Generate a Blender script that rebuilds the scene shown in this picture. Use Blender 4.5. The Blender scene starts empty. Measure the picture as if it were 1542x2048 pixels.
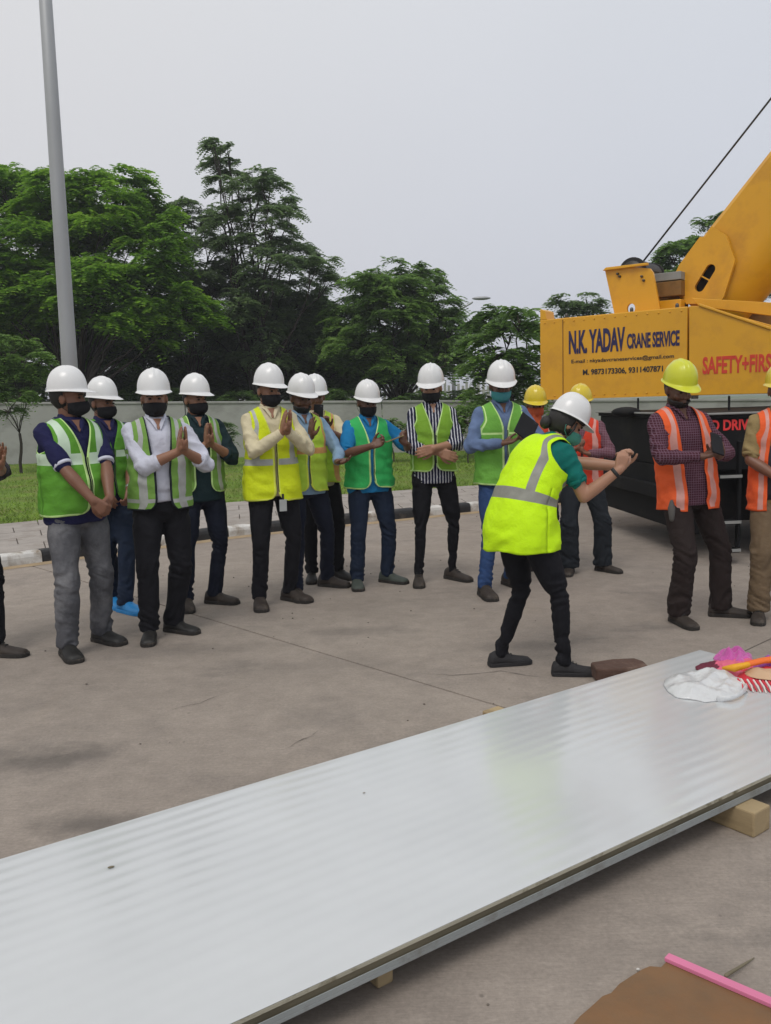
import bpy, bmesh, math, random
import numpy as np
from mathutils import Vector, Matrix, noise, Euler
R = math.radians
sc = bpy.context.scene
COL = sc.collection

# ---------------------------------------------------------------- camera, sky, sun, exposure
F_PX, CAM_H, PITCH, ROLL = 1750.0, 1.47, R(7.17), math.atan(0.03)
_f = Vector((0, math.cos(PITCH), -math.sin(PITCH)))
_r0 = Vector((1, 0, 0)); _u0 = Vector((0, math.sin(PITCH), math.cos(PITCH)))
_r = _r0 * math.cos(ROLL) - _u0 * math.sin(ROLL)
_u = _u0 * math.cos(ROLL) + _r0 * math.sin(ROLL)
cam_d = bpy.data.cameras.new('camera'); cam = bpy.data.objects.new('camera', cam_d); COL.objects.link(cam)
cam_d.sensor_fit = 'VERTICAL'; cam_d.sensor_height = 36.0; cam_d.lens = F_PX / 2048 * 36
cam_d.clip_start = 0.05; cam_d.clip_end = 3000
cam.matrix_world = Matrix(((_r.x, _u.x, -_f.x, 0), (_r.y, _u.y, -_f.y, 0), (_r.z, _u.z, -_f.z, CAM_H), (0, 0, 0, 1)))
sc.camera = cam
sc.render.resolution_x, sc.render.resolution_y = 771, 1024

SUN_EL, SUN_AZ = R(58), R(200)
world = bpy.data.worlds.new('World'); sc.world = world; world.use_nodes = True
wn = world.node_tree.nodes; wl = world.node_tree.links
bg = wn['Background']; bg.inputs['Strength'].default_value = 0.10
sky = wn.new('ShaderNodeTexSky'); sky.sky_type = 'NISHITA'; sky.sun_disc = False
sky.sun_elevation = SUN_EL; sky.sun_rotation = SUN_AZ; sky.dust_density = 6; sky.air_density = 1.5
hsv = wn.new('ShaderNodeHueSaturation'); hsv.inputs['Saturation'].default_value = 0.35
wl.new(sky.outputs[0], hsv.inputs['Color'])
tc = wn.new('ShaderNodeTexCoord'); sx = wn.new('ShaderNodeSeparateXYZ'); wl.new(tc.outputs['Generated'], sx.inputs[0])
rp = wn.new('ShaderNodeValToRGB'); wl.new(sx.outputs['Z'], rp.inputs[0])
rp.color_ramp.elements[0].position = 0.0; rp.color_ramp.elements[0].color = (0.615, 0.628, 0.695, 1)
rp.color_ramp.elements[1].position = 0.6; rp.color_ramp.elements[1].color = (0.765, 0.775, 0.795, 1)
sc10 = wn.new('ShaderNodeVectorMath'); sc10.operation = 'SCALE'; sc10.inputs['Scale'].default_value = 10.0
hx_ = wn.new('ShaderNodeMapRange'); wl.new(sx.outputs['X'], hx_.inputs[0]); hx_.inputs[1].default_value = -.45; hx_.inputs[2].default_value = .45
hm = wn.new('ShaderNodeMixRGB'); wl.new(hx_.outputs[0], hm.inputs[0]); hm.inputs[1].default_value = (1.045, 1.03, 1.0, 1); hm.inputs[2].default_value = (.955, .985, 1.02, 1)
hv_ = wn.new('ShaderNodeVectorMath'); hv_.operation = 'MULTIPLY'; wl.new(rp.outputs[0], hv_.inputs[0]); wl.new(hm.outputs[0], hv_.inputs[1]); wl.new(hv_.outputs[0], sc10.inputs[0])
# very soft cloud variation
wno = wn.new('ShaderNodeTexNoise'); wno.inputs['Scale'].default_value = 1.6; wno.inputs['Detail'].default_value = 3
wl.new(tc.outputs['Generated'], wno.inputs['Vector'])
wr = wn.new('ShaderNodeMapRange'); wl.new(wno.outputs['Fac'], wr.inputs[0]); wr.inputs[3].default_value = 0.95; wr.inputs[4].default_value = 1.06
sc11 = wn.new('ShaderNodeVectorMath'); sc11.operation = 'SCALE'; wl.new(sc10.outputs[0], sc11.inputs[0]); wl.new(wr.outputs[0], sc11.inputs['Scale'])
mx = wn.new('ShaderNodeMixRGB'); mx.inputs[0].default_value = 0.94
wl.new(hsv.outputs[0], mx.inputs[1]); wl.new(sc11.outputs[0], mx.inputs[2]); wl.new(mx.outputs[0], bg.inputs['Color'])
sun_d = bpy.data.lights.new('sun', 'SUN'); sun_d.energy = 1.25; sun_d.angle = R(25); sun_d.color = (1.0, 0.96, 0.9)
sun = bpy.data.objects.new('sun', sun_d); COL.objects.link(sun)
# the lamp shines from azimuth SUN_AZ (behind the photographer, a little to the left) at SUN_EL
_sd = Vector((math.sin(SUN_AZ) * math.cos(SUN_EL), math.cos(SUN_AZ) * math.cos(SUN_EL), math.sin(SUN_EL)))
sun.rotation_euler = _sd.to_track_quat('Z', 'Y').to_euler()
sc.view_settings.view_transform = 'Standard'; sc.view_settings.look = 'None'
sc.view_settings.exposure = 0.0; sc.view_settings.gamma = 1.0; sc.view_settings.use_curve_mapping = False
sc.render.engine = 'CYCLES'

# ---------------------------------------------------------------- measuring helpers (photo pixel -> place)
def ray(x, y):
    return _f + _r * ((x - 771) / F_PX) + _u * ((1024 - y) / F_PX)
def on_z(x, y, z=0.0):
    d = ray(x, y); t = (z - CAM_H) / d.z
    return Vector((0, 0, CAM_H)) + d * t
def on_y(x, y, Y):
    d = ray(x, y)
    return Vector((0, 0, CAM_H)) + d * (Y / d.y)
def on_plane(x, y, P, n):
    d = ray(x, y); c = Vector((0, 0, CAM_H))
    return c + d * ((P - c).dot(n) / d.dot(n))

# ---------------------------------------------------------------- object helpers
def tag(o, label=None, cat=None, group=None, kind=None):
    if label: o['label'] = label
    if cat: o['category'] = cat
    if group: o['group'] = group
    if kind: o['kind'] = kind
    return o
def link(o, parent=None):
    COL.objects.link(o)
    if parent is not None: o.parent = parent
    return o
def empty(name, loc=(0, 0, 0), rz=0.0):
    o = bpy.data.objects.new(name, None); COL.objects.link(o)
    o.location = loc; o.rotation_euler = (0, 0, rz); o.empty_display_size = 0.1
    return o
def mesh_obj(name, me, mat=None, parent=None, smooth=False, loc=None, rot=None):
    o = bpy.data.objects.new(name, me); link(o, parent)
    if mat is not None and len(me.materials) == 0:
        for m in (mat if isinstance(mat, (list, tuple)) else [mat]): me.materials.append(m)
    if smooth: me.polygons.foreach_set('use_smooth', [True] * len(me.polygons))
    if loc is not None: o.location = loc
    if rot is not None: o.rotation_euler = rot
    return o
def pydata(vs, fs, name='mesh'):
    me = bpy.data.meshes.new(name); me.from_pydata([tuple(v) for v in vs], [], fs); me.update(); return me
def quads_mesh(V, name='mesh'):
    """V: (n,4,3) array of separate quads"""
    n = len(V); me = bpy.data.meshes.new(name)
    me.vertices.add(n * 4); me.vertices.foreach_set('co', V.reshape(-1).astype(np.float32))
    me.loops.add(n * 4); me.loops.foreach_set('vertex_index', np.arange(n * 4, dtype=np.int32))
    me.polygons.add(n); me.polygons.foreach_set('loop_start', np.arange(0, n * 4, 4, dtype=np.int32))
    me.update(calc_edges=True); me.validate(); return me

class MB:
    """collects shapes, builds ONE mesh object"""
    def __init__(self): self.v = []; self.f = []; self.mi = []
    def add(self, vs, fs, mi=0):
        n = len(self.v); self.v += [Vector(v) for v in vs]; self.f += [tuple(i + n for i in f) for f in fs]; self.mi += [mi] * len(fs)
        return self
    def box(self, lo, hi, M=None, mi=0):
        (a, b, c), (d, e, f) = lo, hi
        vs = [Vector(p) for p in ((a,b,c),(d,b,c),(d,e,c),(a,e,c),(a,b,f),(d,b,f),(d,e,f),(a,e,f))]
        if M is not None: vs = [M @ v for v in vs]
        return self.add(vs, [(0,3,2,1),(4,5,6,7),(0,1,5,4),(1,2,6,5),(2,3,7,6),(3,0,4,7)], mi)
    def tube(self, pts, rad, n=12, mi=0, flat=1.0, ref=None, cap=True):
        """sweep round/elliptic section along pts; rounded ends when cap"""
        pts = [Vector(p) for p in pts]
        if not hasattr(rad, '__len__'): rad = [rad] * len(pts)
        rad = list(rad)
        if cap:
            a = (pts[0] - pts[1]).normalized(); b = (pts[-1] - pts[-2]).normalized()
            p0, p1, r0, r1 = pts[0], pts[-1], rad[0], rad[-1]
            pts = [p0 + a * r0 * .95, p0 + a * r0 * .7] + pts + [p1 + b * r1 * .7, p1 + b * r1 * .95]
            rad = [r0 * .3, r0 * .72] + rad + [r1 * .72, r1 * .3]
        vs = []; prev = None
        for i, p in enumerate(pts):
            t = (pts[min(i + 1, len(pts) - 1)] - pts[max(i - 1, 0)]).normalized()
            if prev is None:
                x = Vector(ref) if ref is not None else (Vector((1, 0, 0)) if abs(t.x) < .9 else Vector((0, 1, 0)))
            else: x = prev
            x = (x - t * x.dot(t)).normalized(); y = t.cross(x); prev = x
            for k in range(n):
                A = 2 * math.pi * k / n
                vs.append(p + x * (math.cos(A) * rad[i]) + y * (math.sin(A) * rad[i] * flat))
        m = len(pts); fs = []
        for i in range(m - 1):
            for k in range(n):
                a = i * n + k; b = i * n + (k + 1) % n
                fs.append((a, b, b + n, a + n))
        fs.append(tuple(range(n - 1, -1, -1))); fs.append(tuple(range((m - 1) * n, m * n)))
        return self.add(vs, fs, mi)
    def ell(self, c, r, M=None, nu=14, nv=9, mi=0):
        vs = []; c = Vector(c)
        for j in range(1, nv):
            ph = math.pi * j / nv
            for i in range(nu):
                th = 2 * math.pi * i / nu
                vs.append(Vector((r[0] * math.sin(ph) * math.cos(th), r[1] * math.sin(ph) * math.sin(th), r[2] * math.cos(ph))))
        top = len(vs); vs += [Vector((0, 0, r[2])), Vector((0, 0, -r[2]))]
        fs = []
        for j in range(nv - 2):
            for i in range(nu):
                a = j * nu + i; b = j * nu + (i + 1) % nu
                fs.append((a, a + nu, b + nu, b))
        for i in range(nu):
            fs.append((top, i, (i + 1) % nu)); b = (nv - 2) * nu
            fs.append((top + 1, b + (i + 1) % nu, b + i))
        vs = [c + v for v in vs]
        if M is not None: vs = [M @ v for v in vs]
        return self.add(vs, fs, mi)
    def prism(self, pts, off, mi=0):
        """closed polygon pts (3D) extruded by vector off"""
        pts = [Vector(p) for p in pts]; off = Vector(off); n = len(pts)
        return self.add(pts + [p + off for p in pts],
            [tuple(range(n - 1, -1, -1)), tuple(range(n, 2 * n))] + [(i, (i + 1) % n, (i + 1) % n + n, i + n) for i in range(n)], mi)
    def mesh(self, name='mesh', fix=True):
        me = bpy.data.meshes.new(name); me.from_pydata([tuple(v) for v in self.v], [], self.f)
        me.polygons.foreach_set('material_index', self.mi)
        if fix:
            bm = bmesh.new(); bm.from_mesh(me); bmesh.ops.recalc_face_normals(bm, faces=bm.faces); bm.to_mesh(me); bm.free()
        me.update(); return me
    def build(self, name, mat, parent=None, smooth=False, bevel=0.0, loc=None, rot=None):
        o = mesh_obj(name, self.mesh(name), mat, parent, smooth, loc, rot)
        if bevel:
            b = o.modifiers.new('bevel', 'BEVEL'); b.width = bevel; b.segments = 2; b.limit_method = 'ANGLE'
        return o

def baked(me_in, mods, name='mesh'):
    """apply modifiers through the depsgraph and return the resulting mesh"""
    o = bpy.data.objects.new('tmp', me_in); COL.objects.link(o)
    for kind, props in mods:
        m = o.modifiers.new(kind, kind)
        for k, v in props.items(): setattr(m, k, v)
    dg = bpy.context.evaluated_depsgraph_get(); dg.update()
    me = bpy.data.meshes.new_from_object(o.evaluated_get(dg), depsgraph=dg)
    bpy.data.objects.remove(o); bpy.data.meshes.remove(me_in)
    me.name = name; me.materials.clear(); return me

def text_mesh(txt, size, sx=1.0, bold=0.0, ext=0.002, space=1.0):
    c = bpy.data.curves.new('txt', 'FONT'); c.body = txt; c.size = size; c.offset = bold; c.extrude = ext; c.space_character = space
    c.resolution_u = 3
    o = bpy.data.objects.new('tmp', c); COL.objects.link(o)
    dg = bpy.context.evaluated_depsgraph_get(); dg.update()
    me = bpy.data.meshes.new_from_object(o.evaluated_get(dg), depsgraph=dg)
    bpy.data.objects.remove(o); me.materials.clear()
    xs = [v.co.x for v in me.vertices]; x0 = min(xs); w = (max(xs) - x0) * sx
    for v in me.vertices: v.co.x = (v.co.x - x0) * sx
    return me, w

# ---------------------------------------------------------------- materials
_mats = {}
def mat(name, col, rough=0.7, metal=0.0, var=0.12, vscale=6.0, bump=0.0, bscale=60.0, coat=0.0, spec=0.5, bdist=0.004,
        stretch=(1, 1, 1), dirt=None, dscale=3.0, dthr=(0.52, 0.7), emis=None, sheen=0.0, bdetail=4.0):
    if name in _mats: return _mats[name]
    m = bpy.data.materials.new(name); m.use_nodes = True; n = m.node_tree.nodes; l = m.node_tree.links
    p = n['Principled BSDF']; p.inputs['Roughness'].default_value = rough; p.inputs['Metallic'].default_value = metal
    p.inputs['Specular IOR Level'].default_value = spec
    if coat: p.inputs['Coat Weight'].default_value = coat; p.inputs['Coat Roughness'].default_value = 0.15
    if sheen: p.inputs['Sheen Weight'].default_value = sheen
    t = n.new('ShaderNodeTexCoord'); mp = n.new('ShaderNodeMapping'); mp.inputs['Scale'].default_value = stretch
    l.new(t.outputs['Object'], mp.inputs['Vector'])
    no = n.new('ShaderNodeTexNoise'); no.inputs['Scale'].default_value = vscale; no.inputs['Detail'].default_value = 6
    l.new(mp.outputs[0], no.inputs['Vector'])
    mr = n.new('ShaderNodeMapRange'); mr.inputs[1].default_value = 0.25; mr.inputs[2].default_value = 0.75
    mr.inputs[3].default_value = 1 - var; mr.inputs[4].default_value = 1 + var; l.new(no.outputs['Fac'], mr.inputs[0])
    v = n.new('ShaderNodeVectorMath'); v.operation = 'SCALE'; v.inputs[0].default_value = col[:3]; l.new(mr.outputs[0], v.inputs['Scale'])
    out = v.outputs[0]
    if dirt is not None:
        dn = n.new('ShaderNodeTexNoise'); dn.inputs['Scale'].default_value = dscale; dn.inputs['Detail'].default_value = 8; dn.inputs['Roughness'].default_value = 0.65
        l.new(mp.outputs[0], dn.inputs['Vector'])
        dr = n.new('ShaderNodeMapRange'); dr.inputs[1].default_value = dthr[0]; dr.inputs[2].default_value = dthr[1]; l.new(dn.outputs['Fac'], dr.inputs[0])
        mi = n.new('ShaderNodeMixRGB'); l.new(dr.outputs[0], mi.inputs[0]); l.new(out, mi.inputs[1]); mi.inputs[2].default_value = (*dirt, 1)
        out = mi.outputs[0]
    l.new(out, p.inputs['Base Color'])
    if bump:
        bn = n.new('ShaderNodeTexNoise'); bn.inputs['Scale'].default_value = bscale; bn.inputs['Detail'].default_value = bdetail
        l.new(mp.outputs[0], bn.inputs['Vector'])
        b = n.new('ShaderNodeBump'); b.inputs['Strength'].default_value = bump; b.inputs['Distance'].default_value = bdist
        l.new(bn.outputs['Fac'], b.inputs['Height']); l.new(b.outputs[0], p.inputs['Normal'])
    if emis: p.inputs['Emission Color'].default_value = (*emis, 1); p.inputs['Emission Strength'].default_value = 1
    _mats[name] = m; return m
def srgb(r, g, b):
    return tuple((c / 255 / 12.92) if c / 255 <= .04045 else ((c / 255 + .055) / 1.055) ** 2.4 for c in (r, g, b))
# ================================================================ SETTING
# ---- ground to the horizon
def grid_sheet(x0, x1, y0, y1, nx, ny, z, amp=0.0, sc_=0.1):
    vs = []; fs = []
    for j in range(ny + 1):
        for i in range(nx + 1):
            x = x0 + (x1 - x0) * i / nx; y = y0 + (y1 - y0) * j / ny
            vs.append((x, y, z + amp * noise.noise(Vector((x * sc_, y * sc_, 3)))))
    for j in range(ny):
        for i in range(nx):
            a = j * (nx + 1) + i; fs.append((a, a + 1, a + nx + 2, a + nx + 1))
    return pydata(vs, fs)
m_field = mat('field_grass', (.075, .115, .03), .9, var=.35, vscale=.6, dirt=(.16, .14, .08), dscale=.3)
g = mesh_obj('ground', grid_sheet(-1200, 1200, -60, 2200, 30, 30, -0.12), m_field); tag(g, kind='structure')

# ---- concrete road of long slabs
def road_mat():
    m = bpy.data.materials.new('concrete_road'); m.use_nodes = True; n = m.node_tree.nodes; l = m.node_tree.links
    p = n['Principled BSDF']; p.inputs['Roughness'].default_value = .82; p.inputs['Specular IOR Level'].default_value = .35
    t = n.new('ShaderNodeTexCoord')
    def nz(scale, det=6, rough=.6, st=(1, 1, 1), rot=0):
        mp = n.new('ShaderNodeMapping'); mp.inputs['Scale'].default_value = st; mp.inputs['Rotation'].default_value = (0, 0, rot)
        l.new(t.outputs['Object'], mp.inputs[0])
        x = n.new('ShaderNodeTexNoise'); x.inputs['Scale'].default_value = scale; x.inputs['Detail'].default_value = det; x.inputs['Roughness'].default_value = rough
        l.new(mp.outputs[0], x.inputs[0]); return x.outputs['Fac']
    def rng(s, a, b, c, d):
        x = n.new('ShaderNodeMapRange'); l.new(s, x.inputs[0])
        for i, q in enumerate((a, b, c, d)): x.inputs[i + 1].default_value = q
        return x.outputs[0]
    def mixc(fac, c1, c2):
        x = n.new('ShaderNodeMixRGB'); l.new(fac, x.inputs[0])
        for i, c in ((1, c1), (2, c2)):
            if isinstance(c, tuple): x.inputs[i].default_value = (*c, 1)
            else: l.new(c, x.inputs[i])
        return x.outputs[0]
    def scl(v, s):
        x = n.new('ShaderNodeVectorMath'); x.operation = 'SCALE'; l.new(v, x.inputs[0]); l.new(s, x.inputs['Scale']); return x.outputs[0]
    c = mixc(rng(nz(.35, 5), .35, .65, 0, 1), (.268, .228, .196), (.328, .280, .240))
    c = mixc(rng(nz(1.7, 8, .7), .52, .72, 0, .7), c, (.205, .178, .158))
    c = mixc(rng(nz(.8, 8, .7, (1, 2.2, 1), .6), .60, .70, 0, .45), c, (.130, .116, .104))      # stains
    c = mixc(rng(nz(.55, 7, .65, (2.5, .7, 1), -.5), .60, .72, 0, .5), c, (.30, .245, .195))    # dusty patches
    c = scl(c, rng(nz(9, 8, .75), .3, .7, .86, 1.12)); c = scl(c, rng(nz(2.8, 9, .75), .3, .7, .92, 1.07))
    c = scl(c, rng(nz(70, 4, .7), .3, .7, .86, 1.12))
    # broom finish: fine streaks across the slab
    br = nz(6, 5, .8, (1.2, 26, 1), R(-42)); c = scl(c, rng(br, .3, .7, .90, 1.07))
    br2 = nz(22, 3, .6, (1, 14, 1), R(-42)); c = scl(c, rng(br2, .3, .7, .96, 1.04))
    # dark pits
    vo = n.new('ShaderNodeTexVoronoi'); vo.inputs['Scale'].default_value = 5.5; l.new(t.outputs['Object'], vo.inputs['Vector'])
    c = mixc(rng(vo.outputs['Distance'], .02, .05, .55, 0), c, (.09, .075, .065))
    # three oily stains where the photograph shows them
    wob = nz(3.5, 6, .7)
    for (px_, py_, rx_, ry_, st_) in ((70, 1518, .42, .16, .75), (190, 1648, .20, .10, .7), (1060, 1290, .5, .12, .35), (640, 1330, .6, .2, .3), (300, 1300, .7, .18, .3), (700, 1262, .5, .1, .3)):
        P_ = on_z(px_, py_); mp = n.new('ShaderNodeMapping'); mp.inputs['Location'].default_value = (-P_.x / rx_, -P_.y / ry_, 0); mp.inputs['Scale'].default_value = (1 / rx_, 1 / ry_, 0)
        l.new(t.outputs['Object'], mp.inputs[0]); ln = n.new('ShaderNodeVectorMath'); ln.operation = 'LENGTH'; l.new(mp.outputs[0], ln.inputs[0])
        ad_ = n.new('ShaderNodeMath'); ad_.operation = 'MULTIPLY_ADD'; ad_.inputs[1].default_value = 2.6; l.new(wob, ad_.inputs[0]); l.new(ln.outputs['Value'], ad_.inputs[2])
        c = mixc(rng(ad_.outputs[0], 1.5, 2.5, st_, 0), c, (.105, .092, .082))
    l.new(c, p.inputs['Base Color'])
    b = n.new('ShaderNodeBump'); b.inputs['Strength'].default_value = .5; b.inputs['Distance'].default_value = .004
    ad = n.new('ShaderNodeMath'); l.new(nz(90, 5, .7), ad.inputs[0]); l.new(br, ad.inputs[1]); l.new(ad.outputs[0], b.inputs['Height'])
    l.new(b.outputs[0], p.inputs['Normal']); return m
m_road = road_mat()
m_joint = mat('joint_filler', (.06, .05, .042), .95, bump=.4)
road = mesh_obj('road', grid_sheet(-16, 22, -6, 24, 8, 8, -0.05), m_joint); tag(road, kind='structure')
ja = Vector((.679, -.734, 0)); jb = Vector((.734, .679, 0)); J0 = on_z(520, 1268)
b0 = J0.dot(jb); a0 = J0.dot(ja)
W = 4.2; Lh = 7.5
rnd = random.Random(4)
for i in range(-3, 4):
    for j in range(-3, 2):
        q = MB(); g_ = .006
        lo_b = b0 + i * W + g_; hi_b = b0 + (i + 1) * W - g_; lo_a = a0 + 2.45 + (j - 0) * Lh + g_ + (.0 if i % 2 else 0); hi_a = lo_a + Lh - 2 * g_
        c = ja * ((lo_a + hi_a) / 2) + jb * ((lo_b + hi_b) / 2)
        if abs(c.x) > 17 or c.y < -8 or c.y > 24: continue
        P = [ja * a + jb * b for a, b in ((lo_a, lo_b), (hi_a, lo_b), (hi_a, hi_b), (lo_a, hi_b))]
        q.prism([p + Vector((0, 0, -.04)) for p in P], (0, 0, .04 + rnd.uniform(-.0008, .0008)))
        q.build('slab', m_road, road, bevel=.004)
# ragged hairline cracks in the slab
def crack(pts, w, name='crack', seed=1):
    r = random.Random(seed); vs = []; fs = []
    P = []
    for a, b in zip(pts[:-1], pts[1:]):
        a = Vector(a); b = Vector(b); n_ = max(3, int((b - a).length / .05))
        for k in range(n_): P.append(a.lerp(b, k / n_))
    P.append(Vector(pts[-1]))
    for i, p in enumerate(P):
        t = (P[min(i + 1, len(P) - 1)] - P[max(i - 1, 0)]).normalized(); s = Vector((-t.y, t.x, 0))
        p = p + s * r.uniform(-.012, .012); ww = w * r.uniform(.3, 1) * min(1, (i + .3) / 4, (len(P) - i - .7) / 4 + .05)
        vs += [p + s * ww + Vector((0, 0, .003)), p - s * ww + Vector((0, 0, .003))]
        if i: fs.append((2 * i - 2, 2 * i - 1, 2 * i + 1, 2 * i))
    o = mesh_obj(name, pydata(vs, fs), m_joint, road); return o
crack([on_z(640, 1462), on_z(610, 1480), on_z(560, 1500)], .003, seed=3)
crack([on_z(330, 1425), on_z(420, 1400), on_z(470, 1380)], .0025, seed=5)
crack([on_z(80, 1525), on_z(160, 1500)], .003, seed=6)
crack([on_z(830, 1345), on_z(900, 1352), on_z(1000, 1342), on_z(1090, 1356)], .003, seed=8)

# ---- kerb
KP = [Vector(p) for p in ((-9.0, 3.7, 0), (-6.0, 6.3, 0), (-3.558, 8.274, 0), (-1.766, 9.724, 0), (-.4, 10.50, 0), (1.133, 11.309, 0), (2.6, 12.05, 0), (6, 13.7, 0), (14, 17.5, 0))]
BP = [Vector(p) for p in ((-10.4, 5.6, 0), (-7.6, 8.4, 0), tuple(on_z(0, 1047, .13).xy) + (0,), tuple(on_z(450, 1005, .13).xy) + (0,), tuple(on_z(660, 990, .13).xy) + (0,), tuple(on_z(880, 975, .13).xy) + (0,), (2.6, 14.1, 0), (6, 15.6, 0), (14, 20.0, 0))]
def arclen(P):
    s = [0]
    for a, b in zip(P[:-1], P[1:]): s.append(s[-1] + (b - a).length)
    return s
def at_len(P, S, d):
    for i in range(len(P) - 1):
        if d <= S[i + 1] or i == len(P) - 2:
            t = (d - S[i]) / (S[i + 1] - S[i]); return P[i].lerp(P[i + 1], t), i + t
KS = arclen(KP)
def kpt(d): return at_len(KP, KS, d)[0]
def bpt(d):
    _, u = at_len(KP, KS, d); i = min(int(u), len(BP) - 2); return BP[i].lerp(BP[i + 1], u - i)
m_kw = mat('kerb_white_paint', (.60, .585, .56), .8, var=.12, vscale=8, bump=.5, bscale=40, dirt=(.22, .17, .12), dscale=6, dthr=(.45, .68))
m_kb = mat('kerb_black_paint', (.020, .020, .022), .75, var=.25, vscale=8, bump=.5, bscale=40, dirt=(.085, .07, .058), dscale=7, dthr=(.55, .75))
kerb = empty('kerb', kpt(5)); kerb['kind'] = 'structure'
def to_child(o, par):
    o.parent = par; o.matrix_parent_inverse = Matrix.Translation(-Vector(par.location))
d = 2.0; k = 0; KL = .41
# phase so that a black stone ends near px 458 as in the photo
d_ref = KS[3]
d = d_ref - KL * 18
while d < KS[-1] - .5:
    p0 = kpt(d + .004); p1 = kpt(d + KL - .004)
    if -6.2 < p0.x < 5.0:
        t = (p1 - p0).normalized(); s = Vector((-t.y, t.x, 0)); q = MB()
        prof = [(0, -.02), (0, .085), (.012, .118), (.04, .133), (.125, .134), (.15, .12), (.15, -.02)]
        jz = rnd.uniform(-.004, .004); js = rnd.uniform(-.004, .004)
        vs = [p0 + s * (a + js) + Vector((0, 0, b + (jz if b > 0 else 0))) for a, b in prof] + [p1 + s * (a + js) + Vector((0, 0, b + (jz if b > 0 else 0))) for a, b in prof]
        n_ = len(prof)
        q.add(vs, [tuple(range(n_ - 1, -1, -1)), tuple(range(n_, 2 * n_))] + [(i, (i + 1) % n_, (i + 1) % n_ + n_, i + n_) for i in range(n_)])
        o = q.build('kerbstone', m_kb if k % 2 == 1 else m_kw, None, bevel=.006); to_child(o, kerb)
    d += KL; k += 1
# strip of yellow dust lying along the foot of the kerb
m_dust = mat('sandy_dust', (.36, .27, .17), .95, var=.2, bump=.5, bscale=90)
vs = []; fs = []; n_ = 150
for i in range(n_ + 1):
    d = 4 + (KS[6] + 1.0 - 4) * i / n_; p = kpt(d); t = (kpt(d + .05) - kpt(d - .05)).normalized(); s = Vector((t.y, -t.x, 0))
    wv = .05 + .05 * abs(noise.noise(Vector((d * 1.3, 0, 0)))) + .02 * noise.noise(Vector((d * 9, 2, 0)))
    vs += [p + Vector((0, 0, .02)), p + s * .03 + Vector((0, 0, .012)), p + s * max(.035, wv) + Vector((0, 0, .0015))]
    if i:
        a = 3 * i; fs += [(a - 3, a - 2, a + 1, a), (a - 2, a - 1, a + 2, a + 1)]
tag(mesh_obj('dust_strip', pydata(vs, fs), m_dust, None, True), kind='stuff', label='sandy dust gathered along the foot of the painted kerb')

# ---- pavement behind the kerb: base + individual pavers
m_pav = mat('pavement_tile', (.335, .300, .272), .85, var=.14, vscale=5, bump=.5, bscale=70, dirt=(.235, .20, .17), dscale=4, dthr=(.5, .75))
m_pavb = mat('pavement_bed', (.16, .14, .12), .95, bump=.5)
pav = None; vs = []; fs = []; n_ = 40
for i in range(n_ + 1):
    d = .5 + (KS[-1] - 1) * i / n_; p = kpt(d); q_ = bpt(d); t = (kpt(d + .05) - kpt(d - .05)).normalized(); s = Vector((-t.y, t.x, 0))
    vs += [p + s * .14 + Vector((0, 0, .107)), q_ + Vector((0, 0, .107))]
    if i: a = 2 * i; fs.append((a - 2, a, a + 1, a - 1))
pav = mesh_obj('pavement', pydata(vs, fs), m_pavb); tag(pav, kind='structure')
NR = 5; d = KS[1] + .6
while d < KS[6] + .6:
    for r_ in range(NR):
        off = .24 * (r_ % 2)
        def P_(dd, f):
            p = kpt(dd); t = (kpt(dd + .05) - kpt(dd - .05)).normalized(); s = Vector((-t.y, t.x, 0)); a = p + s * .157
            return a.lerp(bpt(dd), f)
        f0 = r_ / NR + .004; f1 = (r_ + 1) / NR - .004
        a = d + off + .005; b = d + off + .475
        zz = .107; h_ = .022 + rnd.uniform(-.0025, .0025)
        q = MB(); q.prism([v + Vector((0, 0, zz)) for v in (P_(a, f0), P_(b, f0), P_(b, f1), P_(a, f1))], (0, 0, h_))
        q.build('paver', m_pav, pav, bevel=.004)
    d += .48

# ---- lawn
def lawn_mat():
    m = mat('lawn', (.12, .20, .018), .95, var=.3, vscale=1.5, bump=.8, bscale=60, bdist=.02, dirt=(.165, .18, .04), dscale=1.2, dthr=(.45, .65))
    return m
m_lawn = lawn_mat()
vs = []; fs = []
for i in range(41):
    d = .5 + (KS[-1] - 1) * i / 40; q_ = bpt(d); far = Vector((q_.x * 1.35, 22.6, 0))
    for j in range(9):
        p = q_.lerp(far, j / 8); vs.append(p + Vector((0, 0, .12 + .05 * min(1, j / 3) + .03 * noise.noise(p * .5))))
    if i:
        for j in range(8):
            a = i * 9 + j; fs.append((a - 9, a, a + 1, a - 8))
lawn = mesh_obj('lawn', pydata(vs, fs), m_lawn, None, True); tag(lawn, kind='structure')
# grass blades
rs = np.random.RandomState(3); NB = 60000
dd = rs.uniform(KS[1], KS[6] + 1.5, NB); uu = rs.uniform(0, 1, NB) ** 1.3
base = np.zeros((NB, 3))
xs_t = np.linspace(KS[1], KS[6] + 1.5, 200); bx_ = np.array([tuple(bpt(x)) for x in xs_t])
bq = np.stack([np.interp(dd, xs_t, bx_[:, k]) for k in range(3)], 1)
far = np.stack([bq[:, 0] * 1.35, np.full(NB, 22.4), np.zeros(NB)], 1)
base = bq + (far - bq) * uu[:, None]; base[:, 2] = .12 + .05 * np.minimum(1, uu * 8 / 3) - .01
az = rs.uniform(0, 2 * np.pi, NB); hh = rs.uniform(.02, .048, NB); w_ = rs.uniform(.004, .009, NB)
dx = np.cos(az) * w_; dy = np.sin(az) * w_; lx = rs.normal(0, .025, NB); ly = rs.normal(0, .025, NB)
V = np.zeros((NB, 4, 3))
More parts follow.
